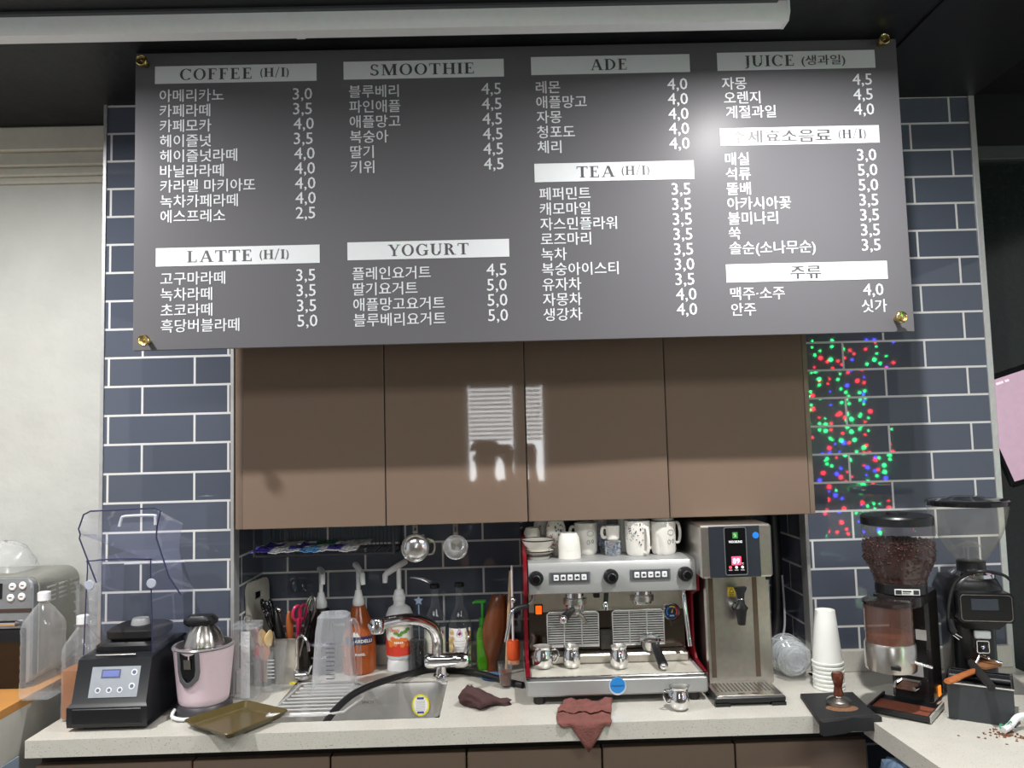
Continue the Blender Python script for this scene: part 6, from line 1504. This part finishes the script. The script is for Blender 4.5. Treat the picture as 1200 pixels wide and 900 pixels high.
# bag of crushed blue film below the return worktop
t = thing('plastic_sack', 'crumpled clear sack of blue packaging standing under the return worktop', 'bag', (2.475, -.545, -.019))
mb = MB(); n = 28; R = []
for i, (r, z) in enumerate(((.05, 0), (.06, .06), (.066, .3), (.062, .55), (.058, .72), (.05, .82), (.035, .885), (.012, .905))):
    R.append([((r*.7*(1+.14*math.sin(4*a+i*1.7)+.08*math.sin(9*a-i)))*math.cos(a), (r*2.6*(1+.14*math.sin(4*a+i*1.7)))*math.sin(a), z) for a in [2*PI*k/n for k in range(n)]])
mb.tray(R); mb.build('film', mat('blue_crumpled_film', (96, 116, 140), .2, var=.5, vscale=24, bump=.7, bscale=40), t)

# wall mounted screen at the passage side
p = at(1177, 420, -.1)
t = thing('monitor', 'black framed screen with a pale pink picture at the passage side', 'screen', (p.x+.275, -.02, at(1190, 482, -.1).z), math.radians(-20)); t.rotation_euler.y = math.radians(-18)
MB().box(-.27, .27, 0, .03, -.20, .205, .006).build('bezel', black_gloss, t)
sc_ = MB().add([(-.255, -.0008, -.18), (.255, -.0008, -.18), (.255, -.0008, .185), (-.255, -.0008, .185)], [(0, 1, 2, 3)]).build('picture', mat('pink_screen', (180, 152, 170), .3, emit=.3), t)
mb = MB()
for k, w in ((0, .012), (1, .01), (2, .035), (3, .02)): mb.box(-.24+k*.03, -.24+k*.03+w*.7, -.002, -.0012, .163, .172)
mb.build('screen_caption', mat('screen_white', (220, 205, 220), .4, emit=.4), sc_, flat=True)
MB().box(-.02, .02, .03, .30, -.05, .05, .004).build('bracket', black, t)

# ------------------------------------------------------------------ the person taking the photograph, seen only as a reflection in the cabinet doors
def person():
    t = thing('person', 'person in dark top and cap holding up a phone, mirrored in the cabinet doors', 'person', (1.27, -3.12, 0))
    skin_m = mat('warm_skin', (196, 150, 124), .5, var=.03); dark = mat('navy_shirt', (40, 42, 52), .8); capm = mat('dark_cap', (34, 32, 34), .8); trou = mat('grey_trousers', (60, 60, 64), .8)
    V = [(0, 0, .98, .135), (0, 0, 1.16, .128), (0, .01, 1.32, .15), (0, .0, 1.44, .12), (0, .015, 1.53, .058), (0, .03, 1.60, .075), (0, .03, 1.68, .098), (0, .025, 1.755, .07),
         (.17, 0, 1.42, .062), (.24, .07, 1.22, .048), (.19, .24, 1.42, .04), (.165, .31, 1.60, .032), (.165, .33, 1.67, .036),
         (-.17, 0, 1.42, .062), (-.22, .02, 1.16, .048), (-.2, .10, .94, .038), (-.19, .12, .84, .036),
         (.095, 0, .86, .10), (.10, .02, .48, .068), (.10, 0, .09, .045), (.11, .12, .04, .045), (-.095, 0, .86, .10), (-.10, .02, .48, .068), (-.10, 0, .09, .045), (-.11, .12, .04, .045)]
    E = [(0, 1), (1, 2), (2, 3), (3, 4), (4, 5), (5, 6), (6, 7), (3, 8), (8, 9), (9, 10), (10, 11), (11, 12), (3, 13), (13, 14), (14, 15), (15, 16), (0, 17), (17, 18), (18, 19), (19, 20), (0, 21), (21, 22), (22, 23), (23, 24)]
    def fingers(w, base, dirs):
        for (bx, by, bz), (mx, my, mz), (ex, ey, ez), r in dirs:
            i = len(V); V.append((w[0]+bx, w[1]+by, w[2]+bz, r+.002)); V.append((w[0]+mx, w[1]+my, w[2]+mz, r)); V.append((w[0]+ex, w[1]+ey, w[2]+ez, r-.001)); E.extend([(base, i), (i, i+1), (i+1, i+2)])
    w = (.165, .33, 1.67)
    fingers(w, 12, [((-.03+.02*k, .012, .05), (-.035+.02*k, .03, .083-.004*abs(k-1.4)), (-.045+.02*k, .018, .108-.006*abs(k-1.4)), .009) for k in range(4)]+[((-.045, .02, .015), (-.068, .03, .035), (-.075, .028, .06), .0105)])
    w = (-.19, .12, .84)
    fingers(w, 16, [((-.005, -.03+.02*k, -.045), (.004, -.032+.021*k, -.08), (.016, -.03+.02*k, -.105), .009) for k in range(4)]+[((.0, .045, -.02), (.008, .058, -.05), (.014, .058, -.075), .0105)])
    me = bpy.data.meshes.new('body'); me.from_pydata([v[:3] for v in V], E, [])
    o = bpy.data.objects.new('body', me); COL.objects.link(o); o.parent = t
    sk_ = o.modifiers.new('skin', 'SKIN'); sk_.use_smooth_shade = True
    if not me.skin_vertices: 
        bm = bmesh.new(); bm.from_mesh(me); bm.verts.layers.skin.verify(); bm.to_mesh(me); bm.free()
    for i, v in enumerate(V): me.skin_vertices[0].data[i].radius = (v[3], v[3]*(.72 if i in (0, 1, 2, 3) else 1))
    me.skin_vertices[0].data[0].use_root = True
    sb_ = o.modifiers.new('sub', 'SUBSURF'); sb_.levels = 2; sb_.render_levels = 2
    me.materials.append(skin_m)
    h = Vector((0, .03, 1.68))
    for s in (-1, 1):
        MB().ball(h+Vector((s*.034, .086, .012)), .011, 12).build('eye', mat('eye_white', (228, 226, 222), .2), t)
        MB().ball(h+Vector((s*.034, .0945, .012)), .0055, 10).build('iris', ink, t)
        MB().tray([[(h.x+s*.088+x*.4, h.y-.005+x*s*.2+y, h.z+.0+z) for x, y, z in ((d+.012*math.cos(a)*.3, .012*math.cos(a), .028*math.sin(a)*.9) for a in [2*PI*k/12 for k in range(12)])] for d in (-.01, .012)]).build('ear', skin_m, t)
    MB().tray([[(h.x+a*math.cos(q), h.y+.082+b*(1+math.sin(q))*.5, h.z+z) for q in [2*PI*k/10 for k in range(10)]] for a, b, z in ((.008, .010, .018), (.011, .022, -.006), (.017, .034, -.026), (.012, .016, -.034))]).build('nose', skin_m, t)
    MB().tray([[(h.x+.027*u, h.y+.084-.012*u*u+.007*math.cos(q), h.z-.052+.006*math.sin(q)*(1.15-abs(u))) for q in [2*PI*k/8 for k in range(8)]] for u in (-1, -.5, 0, .5, 1)]).build('mouth', mat('lip', (164, 98, 90), .5), t)
    MB().lathe([(.112, .045), (.113, .06), (.105, .095), (.07, .125), (1e-5, .135)], h+Vector((0, -.005, 0)), 28).build('cap', capm, t)
    MB().tray([[(h.x+.09*math.cos(a)*f, h.y+.07+.085*max(0, math.sin(a))*f, h.z+z) for a in [2*PI*k/24 for k in range(24)]] for f, z in ((1, .050), (1, .056))]).build('cap_peak', capm, t)
    MB().tray([[(x, y, z) for x, y in circ(a, 24, ry=b)] for a, b, z in ((.155, .112, .93), (.152, .112, 1.10), (.165, .120, 1.30), (.165, .105, 1.42), (.12, .085, 1.475), (.075, .07, 1.50))]).build('shirt', dark, t)
    for s in (-1, 1):
        MB().tube(smooth([(s*.10, 0, 1.44), (s*.17, 0, 1.425), (s*.205, (.035 if s > 0 else .01), 1.32), (s*(.238 if s > 0 else .215), (.068 if s > 0 else .018), 1.24)], 4), [.075]*4+[.070]*4+[.06]*5, 16).build('sleeve', dark, t)
        MB().tube(smooth([(s*.08, 0, .97), (s*.095, 0, .86), (s*.10, .02, .48), (s*.10, .0, .10)], 5), [.115]*5+[.105]*5+[.085]*6, 16).build('trouser_leg', trou, t)
        MB().tray([[(s*.105+x, .045+y, z) for x, y in circ(a, 20, ry=b)] for a, b, z in ((.05, .13, .0), (.052, .135, .02), (.048, .12, .05), (.042, .07, .09))]).build('shoe', ink, t)
    ph = thing('smartphone', 'black phone held upright in a raised hand, mirrored in the glossy cabinet doors', 'phone', (1.27+.10, -3.12+.365, 1.70))
    MB().box(-.08, .08, -.004, .004, -.0, .076, .004).build('case', black_gloss, ph)
    MB().cyl((.055, .0045, .058), .009, .002, 16, 'y').build('lens', chrome, ph)
person()
bpy.data.objects.remove(_TO); bpy.data.curves.remove(_TC)
